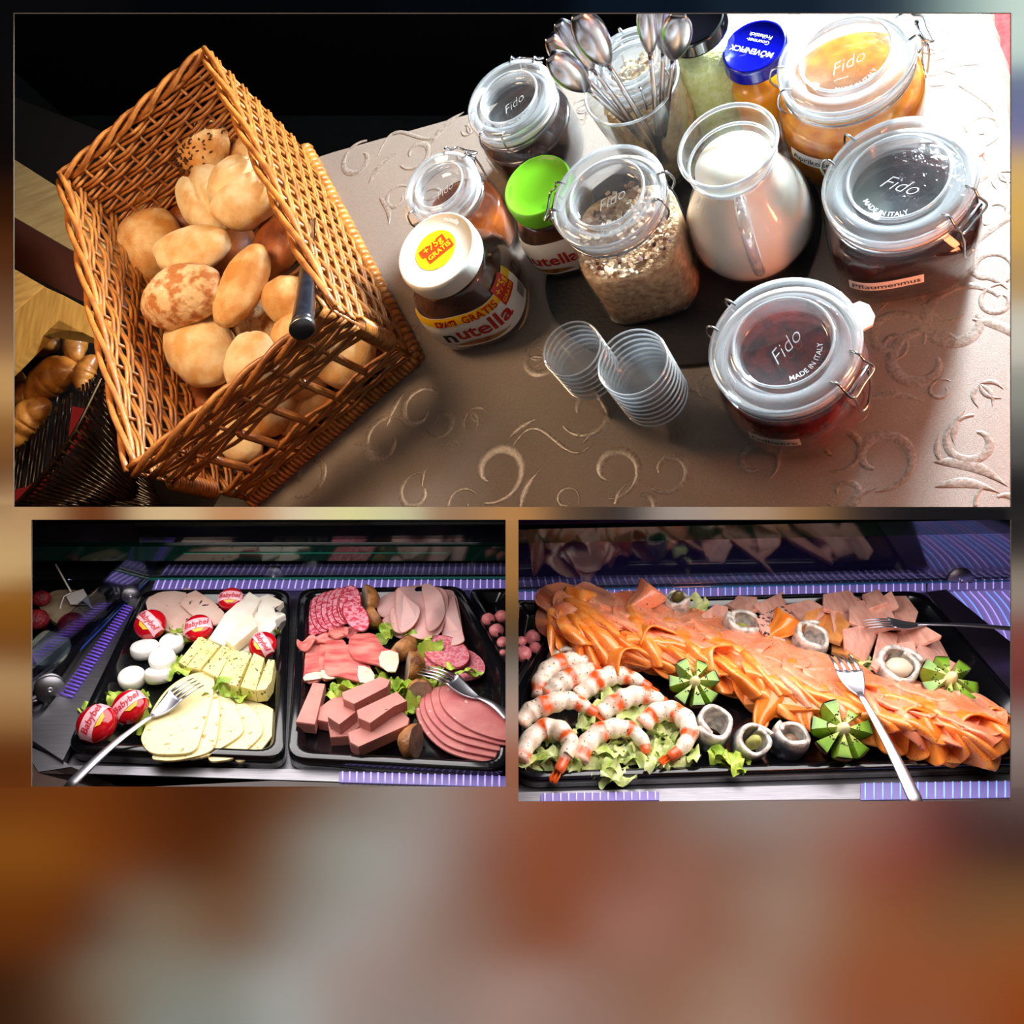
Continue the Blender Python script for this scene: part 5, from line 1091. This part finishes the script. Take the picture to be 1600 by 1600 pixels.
pat = M('fried_patty', (182, 122, 64), (112, 62, 30), ns=80, lo=.4, hi=.7, rough=.55, bump=.0018, bs=170, vcol=False); cutm = M('patty_cut', (190, 160, 135), (160, 128, 104), ns=90, rough=.7, bump=.0006, bs=300)
def patty(u, v, a, b, ang, cut, lb, h=.016):
    """half a meat patty: browned crust with one flat pale cut face; cut: direction (picture degrees) the cut faces"""
    q = S2.P(u, v, h); mp = S2.m(u, v, h); la = S2.ang((u, v), (u + 10 * math.cos(math.radians(cut)), v - 10 * math.sin(math.radians(cut))), h)
    V, F = sphere(26, 16); V = V * (1 + .08 * nz(V, 2, u) + .03 * nz(V, 7, u))[:, None]; V = V * np.array([b * mp, a * mp, min(a, b) * mp * .95]); lim = b * mp * .12
    V[:, 0] = np.minimum(V[:, 0], lim)
    F1 = [f for f in F if min(V[i][0] for i in f) < lim - 1e-9]; F2 = [f for f in F if not min(V[i][0] for i in f) < lim - 1e-9]
    t = thing(S2, 'meat_patty', lb, 'meat patty', q, rotz(la) @ Matrix.Rotation(-.25, 4, 'Y')); g1 = G(); g1.add(V, F1); g2 = G(); g2.add(V, F2)
    part('crust', g1, pat, t); part('cut_face', g2, cutm, t)
patty(572, 935, 24, 21, 0, 190, 'half meat patty at the back between salami and pale ham'); patty(588, 965, 22, 20, 0, 20, 'half meat patty just above the lettuce by the pale ham', .014)
patty(628, 1012, 26, 22, 0, 150, 'half meat patty with a wide pale cut beside the rolled ham', .012); patty(640, 1042, 26, 25, 0, 185, 'large half meat patty beside the fork tines'); patty(656, 1080, 20, 22, 0, 280, 'chunky browned patty piece just under the fork', .014); patty(648, 1158, 30, 26, 0, 350, 'half meat patty alone at the front of the sausage tray', .014)
fork(S2, (658, 1048, .026), (706, 1062, .026), (748, 1090, .02), (796, 1124, .02), 30, 'steel fork lying on the bologna slices', roll=.1)
mb = M('raw_meatball', (226, 140, 140), (200, 104, 108), ns=120, rough=.45, bump=.0012, bs=240, sss=.2)
for k, (u, v, r) in enumerate(((763, 968, 11), (784, 963, 11), (776, 985, 12), (786, 1004, 10), (790, 1020, 6))): ball(S2, 'meatball', min(u, 786), v, .010, r, mb, '%s raw pink meatball in the corner tray, counted from the back' % ORD[k], 'meatball', seed=k, group='raw meatballs in the corner tray')

# ================================================================= NICHE 3: fish counter
panel(S3, [(803, 900), (1900, 880), (1900, 1420), (803, 1420)], -.006, .01, 'steel_deck', steel, 'brushed steel deck carrying the fish tray', 'deck')
strip(S3, (1447, 925), (1478, 921), (1760, 1150), (1640, 1150), .006, 'steel_ledge', M('ledge_steel', (190, 170, 200), rough=.32, metal=1), 'sloping steel ledge beside the fish tray', 'ledge')
panel(S3, [(803, 1238), (1700, 1216), (1700, 1248), (803, 1254)], .004, .008, 'front_rail', steel, 'bright steel rail in front of the fish tray', 'rail')
panel(S3, [(803, 1255), (1700, 1243), (1700, 1330), (803, 1330)], .005, .01, 'counter_fascia', MATS['brown_front'], 'dark brown counter front below the fish tray rail', 'counter')
ribs(S3, (803, 938), (1447, 923), (803, 924), (1447, 910), 56, 'reflection_strip', 'painted violet reflection stripes behind the fish tray', h=.001, cols=lambda k: glow_b if 22 < k < 34 and k % 3 else glow_r)
ribs(S3, (1450, 922), (1640, 918), (1450, 909), (1640, 903), 14, 'reflection_strip', 'painted violet reflection stripes continuing past the tray corner', h=.001)
t = thing(S3, 'reflection_sheet', 'painted violet and blue curved reflection stripes beside the steel ledge', 'light panel', S3.P(1500, 950, 0)); o = S3.P(1500, 950, 0)  # glowing sheet takes the place of striped reflections in steel
g = slab(S3, [(1470, 925), (1760, 915), (1760, 1150), (1700, 1140)], .001, .003, smooth=1, rings=1); g.v = [tuple(np.array(p) - o) for p in g.v]; part('reflection_base', g, M('reflection_sheet_glow', (128, 112, 178), rough=.4, emis=.55), t)
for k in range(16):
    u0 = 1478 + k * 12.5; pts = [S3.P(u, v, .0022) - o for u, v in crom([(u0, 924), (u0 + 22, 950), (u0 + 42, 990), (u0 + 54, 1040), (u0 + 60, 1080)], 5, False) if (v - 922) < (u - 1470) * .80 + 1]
    if len(pts) > 3: g = G(); tube(g, pts, .0009, 5); part('reflection_rib', g, glow_b if k % 4 in (1, 2) else glow_r, t)
ribs(S3, (1345, 1250), (1700, 1244), (1345, 1224), (1700, 1219), 26, 'reflection_strip', 'painted pale violet reflection stripes in front of the fish tray corner', h=.006, cols=lambda k: glow_b)
ribs(S3, (845, 1252), (1030, 1250), (845, 1240), (1030, 1237), 15, 'reflection_strip', 'painted violet reflection stripes in front of the prawns', h=.006)
tray(S3, [(884, 937), (1444, 922), (1584, 1086), (1720, 1188), (803, 1216), (803, 1082)], 'long black tray holding salmon, prawns and herring', r=.03)
tray(S3, [(803, 936), (880, 939), (803, 1062)], 'black tray corner with raw meatballs beside the fish tray', rim=.011, inner=.008, r=.01)
solo(S3, 'back_glass', upright(S3, (803, 923), (1900, 900), -.004, .095, .004), pane_m, 'upright glass pane behind the fish tray', 'glass pane')
solo(S3, 'glass_edge', upright(S3, (803, 925), (1900, 902), .001, .0035, -.002), M('teal_glass_line', (40, 110, 150), rough=.1, coat=1), 'thin bluish lower edge of the fish counter glass', 'edge')
solo(S3, 'shelf_edge', upright(S3, (803, 925), (1900, 900), .086, .110, .012), green_e, 'thick dark green shelf edge above the fish tray', 'shelf')
solo(S3, 'counter_backboard', upright(S3, (803, 905), (1900, 882), -.05, .12, .02), M('violet_haze_back', (64, 48, 120), (48, 38, 96), ns=6, rough=.4), 'back panel coloured with violet light haze behind the fish counter glass', 'panel')  # panel colour carries the haze of scattered purple light
clamp(S3, 1500, 905, .006, 19, 'round glass clamp on the fish counter pane')
for k, (u, v, r) in enumerate(((832, 996, 13), (812, 1002, 9), (817, 1022, 14), (836, 1012, 10))): ball(S3, 'meatball', max(u, 814), v, .010, r, mb, '%s raw pink meatball beside the fish tray, counted from the back' % ORD[k], 'meatball', seed=k + 9, group='raw meatballs beside the fish tray')
lettuce(S3, [(830, 1190, 12, 8), (870, 1190, 16, 10), (905, 1175, 14, 10), (950, 1185, 22, 18), (1000, 1165, 18, 14), (1020, 1182, 20, 14), (1050, 1184, 16, 10), (950, 1090, 12, 6), (925, 1130, 14, 9), (985, 1115, 10, 7), (870, 1150, 12, 6), (1045, 1150, 10, 8)], leaf_w, 'shredded pale lettuce spread under the prawns', 1.0, 4)
lettuce(S3, [(1135, 1188, 12, 12)], leaf_m, 'bright green scrap of lettuce before the herring rolls', .9, 5)
lettuce(S3, [(1330, 1025, 16, 8), (1350, 1035, 8, 5), (1096, 945, 5, 3), (894, 965, 5, 3)], leaf_w, 'lettuce scraps peeping out between salmon and trout', .9, 6)
# --- salmon, slice by slice on a long heap
salm = M('smoked_salmon', (242, 124, 36), (248, 160, 84), ns=26, lo=.35, hi=.65, rough=.26, aniso=(1, 2.6, 1), speck=((110, 70, 40), 260, .12), sss=.35, sss_r=.01, coat=.35, spec=.6)
salp = M('salmon_pink_lit', (238, 128, 84), (244, 160, 124), ns=26, lo=.35, hi=.65, rough=.3, speck=((120, 70, 60), 260, .12), sss=.35, sss_r=.01, coat=.3)  # pink tint holds the purple light falling on the rear slices
salo = M('deep_salmon', (232, 112, 28), (244, 148, 60), ns=26, lo=.35, hi=.65, rough=.24, aniso=(1, 2.6, 1), sss=.35, sss_r=.01, coat=.4)
AX = np.array([(890, 970), (1000, 990), (1120, 1020), (1240, 1065), (1360, 1105), (1480, 1130), (1560, 1150)], float)
def mound(u, v):
    b = 1e9
    for i in range(len(AX) - 1):
        p, q = AX[i], AX[i + 1]; d = q - p; t_ = min(max(((u - p[0]) * d[0] + (v - p[1]) * d[1]) / (d @ d), 0), 1); e = p + d * t_ - np.array([u, v]); b = min(b, math.hypot(e[0], e[1] * 1.15))
    return .010 + .036 * math.exp(-(b / 52) ** 2)
r2 = np.random.default_rng(21); RC = {}; ORDL = ORD + ['seventeenth', 'eighteenth', 'nineteenth', 'twentieth', 'twenty-first', 'twenty-second', 'twenty-third', 'twenty-fourth', 'twenty-fifth', 'twenty-sixth', 'twenty-seventh', 'twenty-eighth', 'twenty-ninth', 'thirtieth']
SALM = []
for i, (u, v) in enumerate(crom(AX, 4, False)):
    if u > 1530: continue
    wv = 52 if u < 1300 else 42
    SALM.append((u, v - wv * .50, 52, 29, -18 + r2.normal(0, 12), salp, 0)); SALM.append((u + 8, v - 4, 56, 33, -25 + r2.normal(0, 16), salp if i % 3 == 0 else salm, .006)); SALM.append((u - 4, v + wv * .45, 50, 29, -38 + r2.normal(0, 18), salo if i % 2 else salm, .003))
SALM = [s for s in SALM if not (s[0] < 930 and s[1] > 1000) and not (1330 < s[0] < 1450 and s[1] < 1040)]
for k, (u, v, a, b, an, m, dh) in enumerate(SALM):
    pts = ell(u, v, a, b, an, 11); pts = [(p + r2.normal(0, 4), q + r2.normal(0, 2.5)) for p, q in pts]; ph = r2.uniform(0, 6); kk = r2.uniform(.09, .15); ca, sa = math.cos(math.radians(an + 70)), math.sin(math.radians(an + 70)); am = r2.uniform(.006, .011)
    hf = lambda x, y, ph=ph, kk=kk, ca=ca, sa=sa, am=am, dh=dh, k=k: mound(x, y) + dh + .0007 * (k % 5) + am * math.sin(((x - 0) * ca - y * sa * 1.4) * kk + ph)
    g = slab(S3, pts, hf, .0022, smooth=4, rings=7, wave=.0018, ws=110, seed=k, curl=-.004 if k % 3 else .004)
    row = ['rear edge', 'crest', 'front slope'][0 if dh == 0 else 1 if dh == .006 else 2]; RC[row] = RC.get(row, 0) + 1
    solo(S3, 'salmon_slice', g, m, 'smoked salmon slice on the heap\'s %s, %s from the tray corner by the prawns' % (row, ORDL[RC[row] - 1]), 'salmon slice', 'smoked salmon slices in the long heap')
def curl_sheet(u, v, h, L, R, ang, sweep, m, lb, flare=1.6, tilt=.3):
    q = S3.P(u, v, h); mp = S3.m(u, v, h); la = S3.ang((u, v), (u + 10 * math.cos(math.radians(ang)), v - 10 * math.sin(math.radians(ang))), h); L *= mp; R *= mp
    def f(i, j):
        th = (i - .5) * sweep + math.pi / 2; r = R * (.35 + (flare - .35) * j) * (1 - .25 * i); x = (j - .5) * L
        return (x + .004 * math.sin(i * 9), r * math.cos(th) + .002 * math.sin(j * 7), r * math.sin(th) * .8 + .002 * math.sin(i * 14))
    solo(S3, 'salmon_curl', grid(f, 28, 12, .0020), m, lb, 'salmon slice', p=tuple(q), R=rotz(la) @ Matrix.Rotation(-tilt, 4, 'Y'))
CU = [(958, 1030, .022, 90, 26, -40, 3.6, salo, 'orange salmon curl rolled above the prawns'), (905, 955, .022, 60, 20, 70, 3.4, salm, 'small salmon curl at the far tray corner'), (1000, 945, .030, 60, 22, 25, 3.6, salp, 'salmon curl painted pink for purple light, rising at the rear beside the first herring roll'), (1200, 1110, .026, 80, 24, 60, 3.8, salo, 'salmon curl hanging down behind the third front herring roll'), (1262, 1112, .030, 70, 24, 100, 3.6, salm, 'upright salmon curl between herring and kiwi'), (1395, 1115, .032, 95, 24, -45, 3.9, salo, 'salmon curl sloping beside the long fork handle'), (1492, 1128, .026, 110, 32, -52, 4.2, salo, 'largest salmon fold opening towards the tray corner'), (1545, 1120, .018, 60, 22, -70, 3.4, salm, 'last salmon curl with a ragged tip'), (1310, 1080, .036, 80, 22, -35, 3.7, salm, 'salmon curl just left behind the upright fork head'), (1090, 1030, .040, 80, 24, -25, 3.4, salm, 'salmon curl on the crest behind the first kiwi'), (1010, 990, .042, 80, 22, -60, 3.6, salo, 'deep orange salmon curl on the crest near the prawns'), (1215, 990, .030, 60, 20, 30, 3.4, salo, 'bright salmon fold before the middle rear herring roll'), (1440, 1150, .020, 70, 26, -30, 3.6, salm, 'thick salmon fold lying on the tray floor by the fork handle')]
for c in CU:
    c = list(c); c[8] = c[8].replace('just left behind', 'tucked behind'); curl_sheet(*c)
# --- pale trout pieces
trt = M('smoked_trout', (236, 180, 160), (222, 158, 138), ns=160, aniso=(1, .2, 1), lo=.4, hi=.6, rough=.45, sss=.3, bump=.0008, bs=190); trp = M('pepper_trout', (230, 176, 158), rough=.5, speck=((50, 35, 35), 120, .2), sss=.2); tro = M('amber_trout', (222, 150, 84), (206, 130, 66), ns=140, aniso=(1, .25, 1), rough=.4, bump=.0008, bs=190)
TR = [([(1100, 960), (1120, 945), (1135, 950), (1140, 975), (1110, 985)], .016, trt), ([(1135, 940), (1155, 932), (1180, 935), (1183, 950), (1160, 955)], .018, trt), ([(1182, 945), (1205, 935), (1222, 925), (1226, 940), (1215, 955), (1195, 958)], .018, trt), ([(1225, 948), (1265, 938), (1285, 950), (1270, 965), (1235, 970)], .014, trt), ([(1185, 965), (1222, 950), (1250, 975), (1225, 998), (1195, 985)], .024, trp), ([(1240, 955), (1265, 945), (1285, 958), (1265, 978)], .022, trt), ([(1262, 958), (1290, 950), (1305, 965), (1290, 985), (1255, 980)], .024, tro), ([(1282, 962), (1310, 960), (1325, 975), (1312, 1000), (1282, 990)], .028, tro), ([(1290, 930), (1325, 925), (1345, 940), (1320, 955), (1290, 950)], .020, trt), ([(1335, 940), (1375, 935), (1390, 925), (1400, 945), (1370, 960), (1340, 960)], .020, trt), ([(1330, 950), (1360, 945), (1385, 965), (1350, 978), (1330, 970)], .026, trt), ([(1390, 935), (1415, 935), (1432, 955), (1428, 968), (1395, 965)], .018, trt), ([(1320, 985), (1345, 980), (1370, 985), (1352, 1030), (1322, 1010)], .028, trt), ([(1300, 985), (1330, 990), (1325, 1020), (1302, 1015)], .022, tro), ([(1364, 1035), (1375, 988), (1400, 995), (1398, 1010), (1372, 1042)], .026, trt), ([(1395, 990), (1440, 980), (1465, 995), (1430, 1008), (1402, 1005)], .020, trt), ([(1432, 1020), (1440, 1005), (1465, 1000), (1478, 1025), (1470, 1045), (1440, 1045)], .020, trt), ([(1462, 1045), (1470, 1025), (1498, 1040), (1488, 1055)], .016, trt), ([(1210, 1005), (1240, 985), (1248, 1015), (1225, 1020)], .020, tro), ([(1350, 960), (1390, 955), (1400, 975), (1365, 985)], .024, trt), ([(1400, 958), (1425, 962), (1418, 980), (1395, 978)], .018, trt), ([(1385, 1010), (1425, 1004), (1430, 1022), (1395, 1028)], .014, trt), ([(1300, 955), (1330, 955), (1335, 985), (1305, 985)], .022, trt), ([(1140, 955), (1165, 950), (1180, 962), (1150, 972)], .012, trt), ([(1230, 1020), (1262, 1010), (1285, 1022), (1250, 1032)], .012, trt), ([(1350, 930), (1372, 922), (1385, 940), (1360, 948)], .022, trt)]
for k, (px, h, m) in enumerate(TR):
    cu = np.mean(px, 0); px = [tuple(cu + (np.array(q) - cu) * 1.16) for q in px]
    tl = (.0009 * (1 if k % 2 else -1), .0005 * (1 if k % 3 else -1)); cu = np.mean(px, 0)
    piece(S3, 'trout_piece', px, lambda u, v, h=h, tl=tl, cu=cu: h + .003 + tl[0] * (u - cu[0]) * .5 + tl[1] * (v - cu[1]) * .5, .006, m, '%s %s trout fillet piece, counted from the olive herring roll' % (ORDL[k], {'smoked_trout': 'pale pink', 'pepper_trout': 'peppered', 'amber_trout': 'amber'}[m.name]), 'fish fillet', 'smoked trout pieces', smooth=1, rings=5, chamf=.02, wave=.0022, ws=70, seed=k)
# --- herring rolls
her = M('herring', (255, 255, 255), (176, 178, 184), ns=110, lo=.4, hi=.62, rough=.32, bump=.0007, bs=300, vcol=True, spec=.6, coat=.2)
pick = M('pickle', (190, 186, 110), (150, 150, 70), ns=70, rough=.35, sss=.3); olive = M('olive', (92, 84, 40), rough=.3)
def herring(u, v, h, r, Hpx, ang, lb, tilt=.2, fill=None, lowgrey=True, turn=1.15):
    q = S3.P(u, v, h); R = r * 1.10 * S3.m(u, v, h); Hh = Hpx * 1.1 * S3.m(u, v, h) / .8; la = math.radians(ang)
    t = thing(S3, 'herring_roll', lb, 'herring roll', (q[0], q[1], max(h - Hh, .002)), Matrix.Rotation(tilt, 4, 'X') @ Matrix.Rotation(tilt * .4, 4, 'Y'), group='rolled herring fillets')
    n = 54; V = []; cols = []; pale = lin((238, 225, 208)); grey = lin((96, 106, 118)) if lowgrey else lin((196, 182, 168)); dark = lin((44, 52, 64)) if lowgrey else lin((170, 155, 140))
    lev = 9
    sec = []
    for j in range(lev + 1):
        z = Hh * j / lev; bulge_ = 1 + .10 * math.sin(math.pi * j / lev)
        for i in range(n + 1):
            th = la + 2 * math.pi * turn * i / n; rr = R * (1.0 - .26 * (i / n)) * bulge_ * (1 + .035 * math.sin(3 * th + u))
            zz = z + (.13 * Hh * math.sin(th * 1.0 + u) + .05 * Hh * math.sin(th * 3.3 + u)) * (j / lev) ** 2
            sec.append((rr * math.cos(th), rr * math.sin(th), zz))
            f = j / lev; f = min(max(f + .12 * math.sin(th * 2 + u), 0), 1); f2 = max(0, (f - .62) / .38); cols.append(tuple((np.array(dark) * (1 - f) + np.array(grey) * f) * (1 - f2) + np.array(pale) * f2))
    A = np.array(sec).reshape(lev + 1, n + 1, 3); thk = R * .21
    inn = A.copy(); rad = np.linalg.norm(A[..., :2], axis=2, keepdims=True); inn[..., :2] = A[..., :2] * (rad - thk) / rad
    w_ = n + 1; g = G(); No = (lev + 1) * w_; F = [(j * w_ + i, j * w_ + i + 1, (j + 1) * w_ + i + 1, (j + 1) * w_ + i) for j in range(lev) for i in range(n)]
    F += [tuple(No + x for x in f[::-1]) for f in F]
    F += [(lev * w_ + i, lev * w_ + i + 1, No + lev * w_ + i + 1, No + lev * w_ + i) for i in range(n)]
    F += [(j * w_, (j + 1) * w_, No + (j + 1) * w_, No + j * w_) for j in range(lev)] + [(j * w_ + n, No + j * w_ + n, No + (j + 1) * w_ + n, (j + 1) * w_ + n) for j in range(lev)]
    g.add(np.vstack([A.reshape(-1, 3), inn.reshape(-1, 3)]), F, True, cols + [lin((244, 236, 222))] * No)
    part('fillet', g, her, t)
    if fill is not None: part('filling', G().add(*(lambda g_: (np.array(g_.v) + np.array([0, 0, Hh * fill[1]]), g_.f))(blob((R * fill[2], R * fill[2] * .8, R * fill[3]), 18, 12, .08, u))), fill[0], t)
    return t
herring(1112, 1118, .038, 28, 34, 200, 'grey-skinned herring roll closest to the prawns', fill=None)
herring(1170, 1140, .034, 26, 32, 20, 'herring roll stuffed with a gherkin, between two plain ones', tilt=.45, fill=(pick, .75, .42, .7))
herring(1235, 1138, .032, 27, 30, 120, 'grey herring roll nearest the front kiwi', fill=(M('brown_onion', (120, 92, 70), rough=.4), .4, .5, .3))
herring(1160, 962, .040, 27, 26, 150, 'pale herring roll at the rear edge of the salmon', lowgrey=False, fill=(pick, .3, .5, .3)); herring(1268, 985, .040, 27, 28, 60, 'herring roll with a split lip before the amber trout', lowgrey=False, fill=None)
herring(1058, 932, .040, 20, 26, 90, 'upright herring roll holding an olive at the rear tray wall', lowgrey=False, tilt=.05, fill=(olive, 1.0, .42, .55)); herring(1402, 1030, .040, 33, 22, 10, 'wide pale herring roll beside the tilted kiwi', lowgrey=False, tilt=.3, fill=(M('white_onion', (220, 205, 180), rough=.4), .6, .6, .4))
herring(875, 1012, .026, 24, 22, 40, 'pale herring roll tipped over at the tray corner', lowgrey=False, tilt=1.0, fill=None)
# --- prawns
prw = M('prawn', (255, 255, 255), (235, 225, 215), ns=120, rough=.28, sss=.35, vcol=True, coat=.4, speck=((70, 80, 40), 190, .11), bump=.0004, bs=300)
SH = [([(845, 1090), (846, 1066), (862, 1044), (888, 1033), (912, 1034), (924, 1040)], 'prawn curled at the very back of the heap'), ([(856, 1086), (873, 1071), (896, 1056), (918, 1047), (935, 1046)], 'short plump prawn lying before the rearmost one'), ([(812, 1132), (830, 1112), (856, 1101), (884, 1094), (909, 1101), (932, 1116)], 'prawn stretched from the tray wall with its tail on the middle ones'), ([(903, 1088), (920, 1073), (941, 1060), (966, 1055), (992, 1062), (1016, 1076)], 'long prawn arching just under the salmon'), ([(939, 1116), (959, 1101), (980, 1090), (1003, 1086), (1026, 1092), (1040, 1098)], 'prawn arching towards the first kiwi'), ([(1004, 1134), (1021, 1116), (1047, 1111), (1070, 1124), (1077, 1146), (1066, 1168), (1046, 1183)], 'prawn hooked round beside the first front herring roll'), ([(905, 1190), (916, 1165), (935, 1146), (961, 1138), (987, 1142), (1005, 1160), (1009, 1176)], 'prawn arching over the lettuce in the middle front'), ([(813, 1190), (826, 1160), (850, 1139), (875, 1142), (890, 1160), (884, 1182), (872, 1206)], 'prawn nearest the front of the tray with its orange tail down')]
for k, (px, lb) in enumerate(SH):
    c = crom(px, 9, False); n = len(c); hh = .020; mp = S3.m(*px[2], hh); pts = []
    for i, (u, v) in enumerate(c):
        f = i / (n - 1); pts.append(S3.P(max(u, 812), v, .014 + .012 * math.sin(f * math.pi) + .004 * (k % 3)))
    pts = np.array(pts); o = pts[n // 2].copy(); o[2] = 0; wd = 18 * mp
    prof = [wd * (.72 + .28 * math.sin(min(i / (n - 1) * 2.6, math.pi / 2))) * (1 - .62 * (i / (n - 1)) ** 2.2) * (1 + .075 * math.sin(i / (n - 1) * math.pi * 13)) * (.75 if i == 0 else 1) for i in range(n)]
    seg_o = 5 if len(px) < 7 else 7
    def colr(f, a, k=k, so=seg_o):
        band = max(0, math.sin(f * math.pi * so * 1.0 + k)) ** 3 * (1 if math.sin(a + .5) > -.5 else .25); band *= 1.0 if math.sin(a * 2 + f * 9 + k) > -.75 else .4; band = min(1, band * 1.5)
        if f > .88: band = .95
        if f < .04: band = .3
        return tuple(np.array(lin((246, 232, 215))) * (1 - band) + np.array(lin((240, 96, 24))) * band)
    t = thing(S3, 'prawn', lb, 'prawn', o, group='cooked prawns on lettuce'); g = G(); tube(g, pts - o, prof, 16, c=colr); part('body', g, prw, t)
    e = pts[-1] - o; d = pts[-1] - pts[-3]; d /= np.linalg.norm(d); s = np.cross(d, [0, 0, 1.]); s /= np.linalg.norm(s); g = G()
    tail = grid(lambda i, j: e - d * .003 + d * j * .016 + s * (i - .5) * .011 * (.5 + j * .9 - .6 * j * j) + np.array([0, 0, .0025 * math.cos(i * 12)]), 12, 6, .0012); part('tail_fan', tail, M('prawn_tail', (238, 92, 20), (250, 140, 50), ns=60, rough=.3, coat=.4), t)
# --- kiwis cut zigzag and opened like flowers
kfl = M('kiwi_flesh', (255, 255, 255), (215, 230, 190), ns=90, rough=.3, vcol=True, sss=.3, coat=.4); ksk = M('kiwi_skin', (128, 92, 44), (96, 66, 30), ns=160, rough=.8, bump=.0008, bs=600); kse = M('kiwi_seed', (14, 12, 10), rough=.3); kco = M('kiwi_core', (226, 226, 170), rough=.4, sss=.3)
def kiwi(u, v, h, r, rot, lb, tilt=.5, n=7):
    q = S3.P(u, v, h); R = r * S3.m(u, v, h); t = thing(S3, 'kiwi_flower', lb, 'kiwi', q, Matrix.Rotation(tilt, 4, 'X') @ rotz(rot), group='kiwis cut into flowers')
    cg, ce = lin((150, 185, 60)), lin((200, 215, 120)); sg = G(); sv, sf = sphere(6, 4)
    for k in range(n):
        a0 = 2 * math.pi * k / n; hw = math.pi / n * .64; T = rotz(a0 + .1 * math.sin(k * 5)) @ Matrix.Translation((R * .12, 0, 0)) @ Matrix.Rotation(.30 + .12 * math.sin(k * 2.3), 4, 'Y') 
        # wedge: two cut faces meeting at the core line, rounded skin outside
        V = []; nr = 7; F = []; cols = []
        phis = np.linspace(-1.25, .30, 8)
        ridge = [(R * .02, 0, R * .70 * math.sin(p)) for p in phis]
        L_ = [(R * .98 * math.cos(p) * math.cos(-hw), R * .98 * math.cos(p) * math.sin(-hw), R * .98 * math.sin(p)) for p in phis]; Rr_ = [(x, -y, z) for x, y, z in L_]; Mm = [(R * .92 * math.cos(p) * .5, 0, R * .88 * math.sin(p)) for p in phis]
        g = G(); m_ = len(phis)
        mid = lambda A_, B_, f: [tuple(np.array(x) * (1 - f) + np.array(y) * f) for x, y in zip(A_, B_)]
        for side in (L_, Rr_):
            rows = [ridge, mid(ridge, side, .3), mid(ridge, side, .65), mid(ridge, side, .93), side]; cl = [ce, ce, cg, cg, lin((90, 140, 30))]
            V = [p for r_ in rows for p in r_]; F = [(a * m_ + b, a * m_ + b + 1, (a + 1) * m_ + b + 1, (a + 1) * m_ + b) for a in range(4) for b in range(m_ - 1)]
            if side is L_: F = [f[::-1] for f in F]
            g.add(V, F, True, [c for c in cl for _ in range(m_)])
        fr = (0.0, .3, .5, .85, 1.0); V = []
        for f in fr: V += [tuple(np.array(ridge[-1]) * (1 - f) + np.array(L_[-1]) * f), tuple(np.array(ridge[-1]) * (1 - f) + np.array(Rr_[-1]) * f)]
        g.add(V, [(a * 2, a * 2 + 2, a * 2 + 3, a * 2 + 1) for a in range(4)], False, [c for c in (lin((214, 220, 150)), lin((196, 210, 110)), lin((140, 178, 60)), lin((126, 170, 50)), lin((80, 120, 30))) for _ in (0, 1)])
        for s_ in range(7):
            f = random.uniform(.34, .52); e = random.uniform(.05, .95); p = np.array(ridge[-1]) * (1 - f) + (np.array(L_[-1]) * e + np.array(Rr_[-1]) * (1 - e)) * f; p = T @ Vector(p)
            sg.add(sv * np.array([.0009, .0009, .0009]) + np.array(p), sf)
        g.v = [tuple(T @ Vector(p)) for p in g.v]; pg = part('petal', g, kfl, t)
        g = G(); rows = [[(R * math.cos(p) * math.cos(a), R * math.cos(p) * math.sin(a), R * math.sin(p)) for p in phis] for a in np.linspace(-hw, hw, 5)]
        g.add([tuple(T @ Vector(p)) for r_ in rows for p in r_], [(a * m_ + b, (a + 1) * m_ + b, (a + 1) * m_ + b + 1, a * m_ + b + 1) for a in range(4) for b in range(m_ - 1)], True); part('skin', g, ksk, pg)
        for s_ in range(9):
            f = random.uniform(.28, .5); i_ = random.choice((3, 4, 5, 6)); side = L_ if s_ % 2 else Rr_; p = np.array(ridge[i_]) * (1 - f) + np.array(side[i_]) * f + np.random.normal(0, R * .03, 3) * [1, 0, 1]
            p = T @ Vector(p); sg.add(sv * np.array([.0009, .0009, .0013]) + np.array(p) , sf)
    part('seeds', sg, kse, t, kind='stuff'); part('core', G().add(*(lambda g_: (np.array(g_.v) + np.array([0, 0, R * .02]), g_.f))(blob((R * .24, R * .24, R * .5), 14, 10, .08, 2))), kco, t)
kiwi(1085, 1066, .046, 36, .3, 'opened kiwi flower nearest the prawns'); kiwi(1316, 1140, .046, 43, .1, 'opened kiwi flower standing at the front tray rim'); kiwi(1484, 1062, .040, 40, .7, 'opened kiwi flower at the tray wall by the steel ledge', .35)
fork(S3, (1352, 976, .045), (1392, 974, .046), (1440, 975, .042), (1640, 990, .035), 24, 'steel fork lying flat on the trout, handle over the steel ledge')
fork(S3, (1310, 1024, .064), (1326, 1048, .070), (1345, 1086, .068), (1436, 1262, .038), 40, 'steel fork resting on the salmon, handle over the front rail')
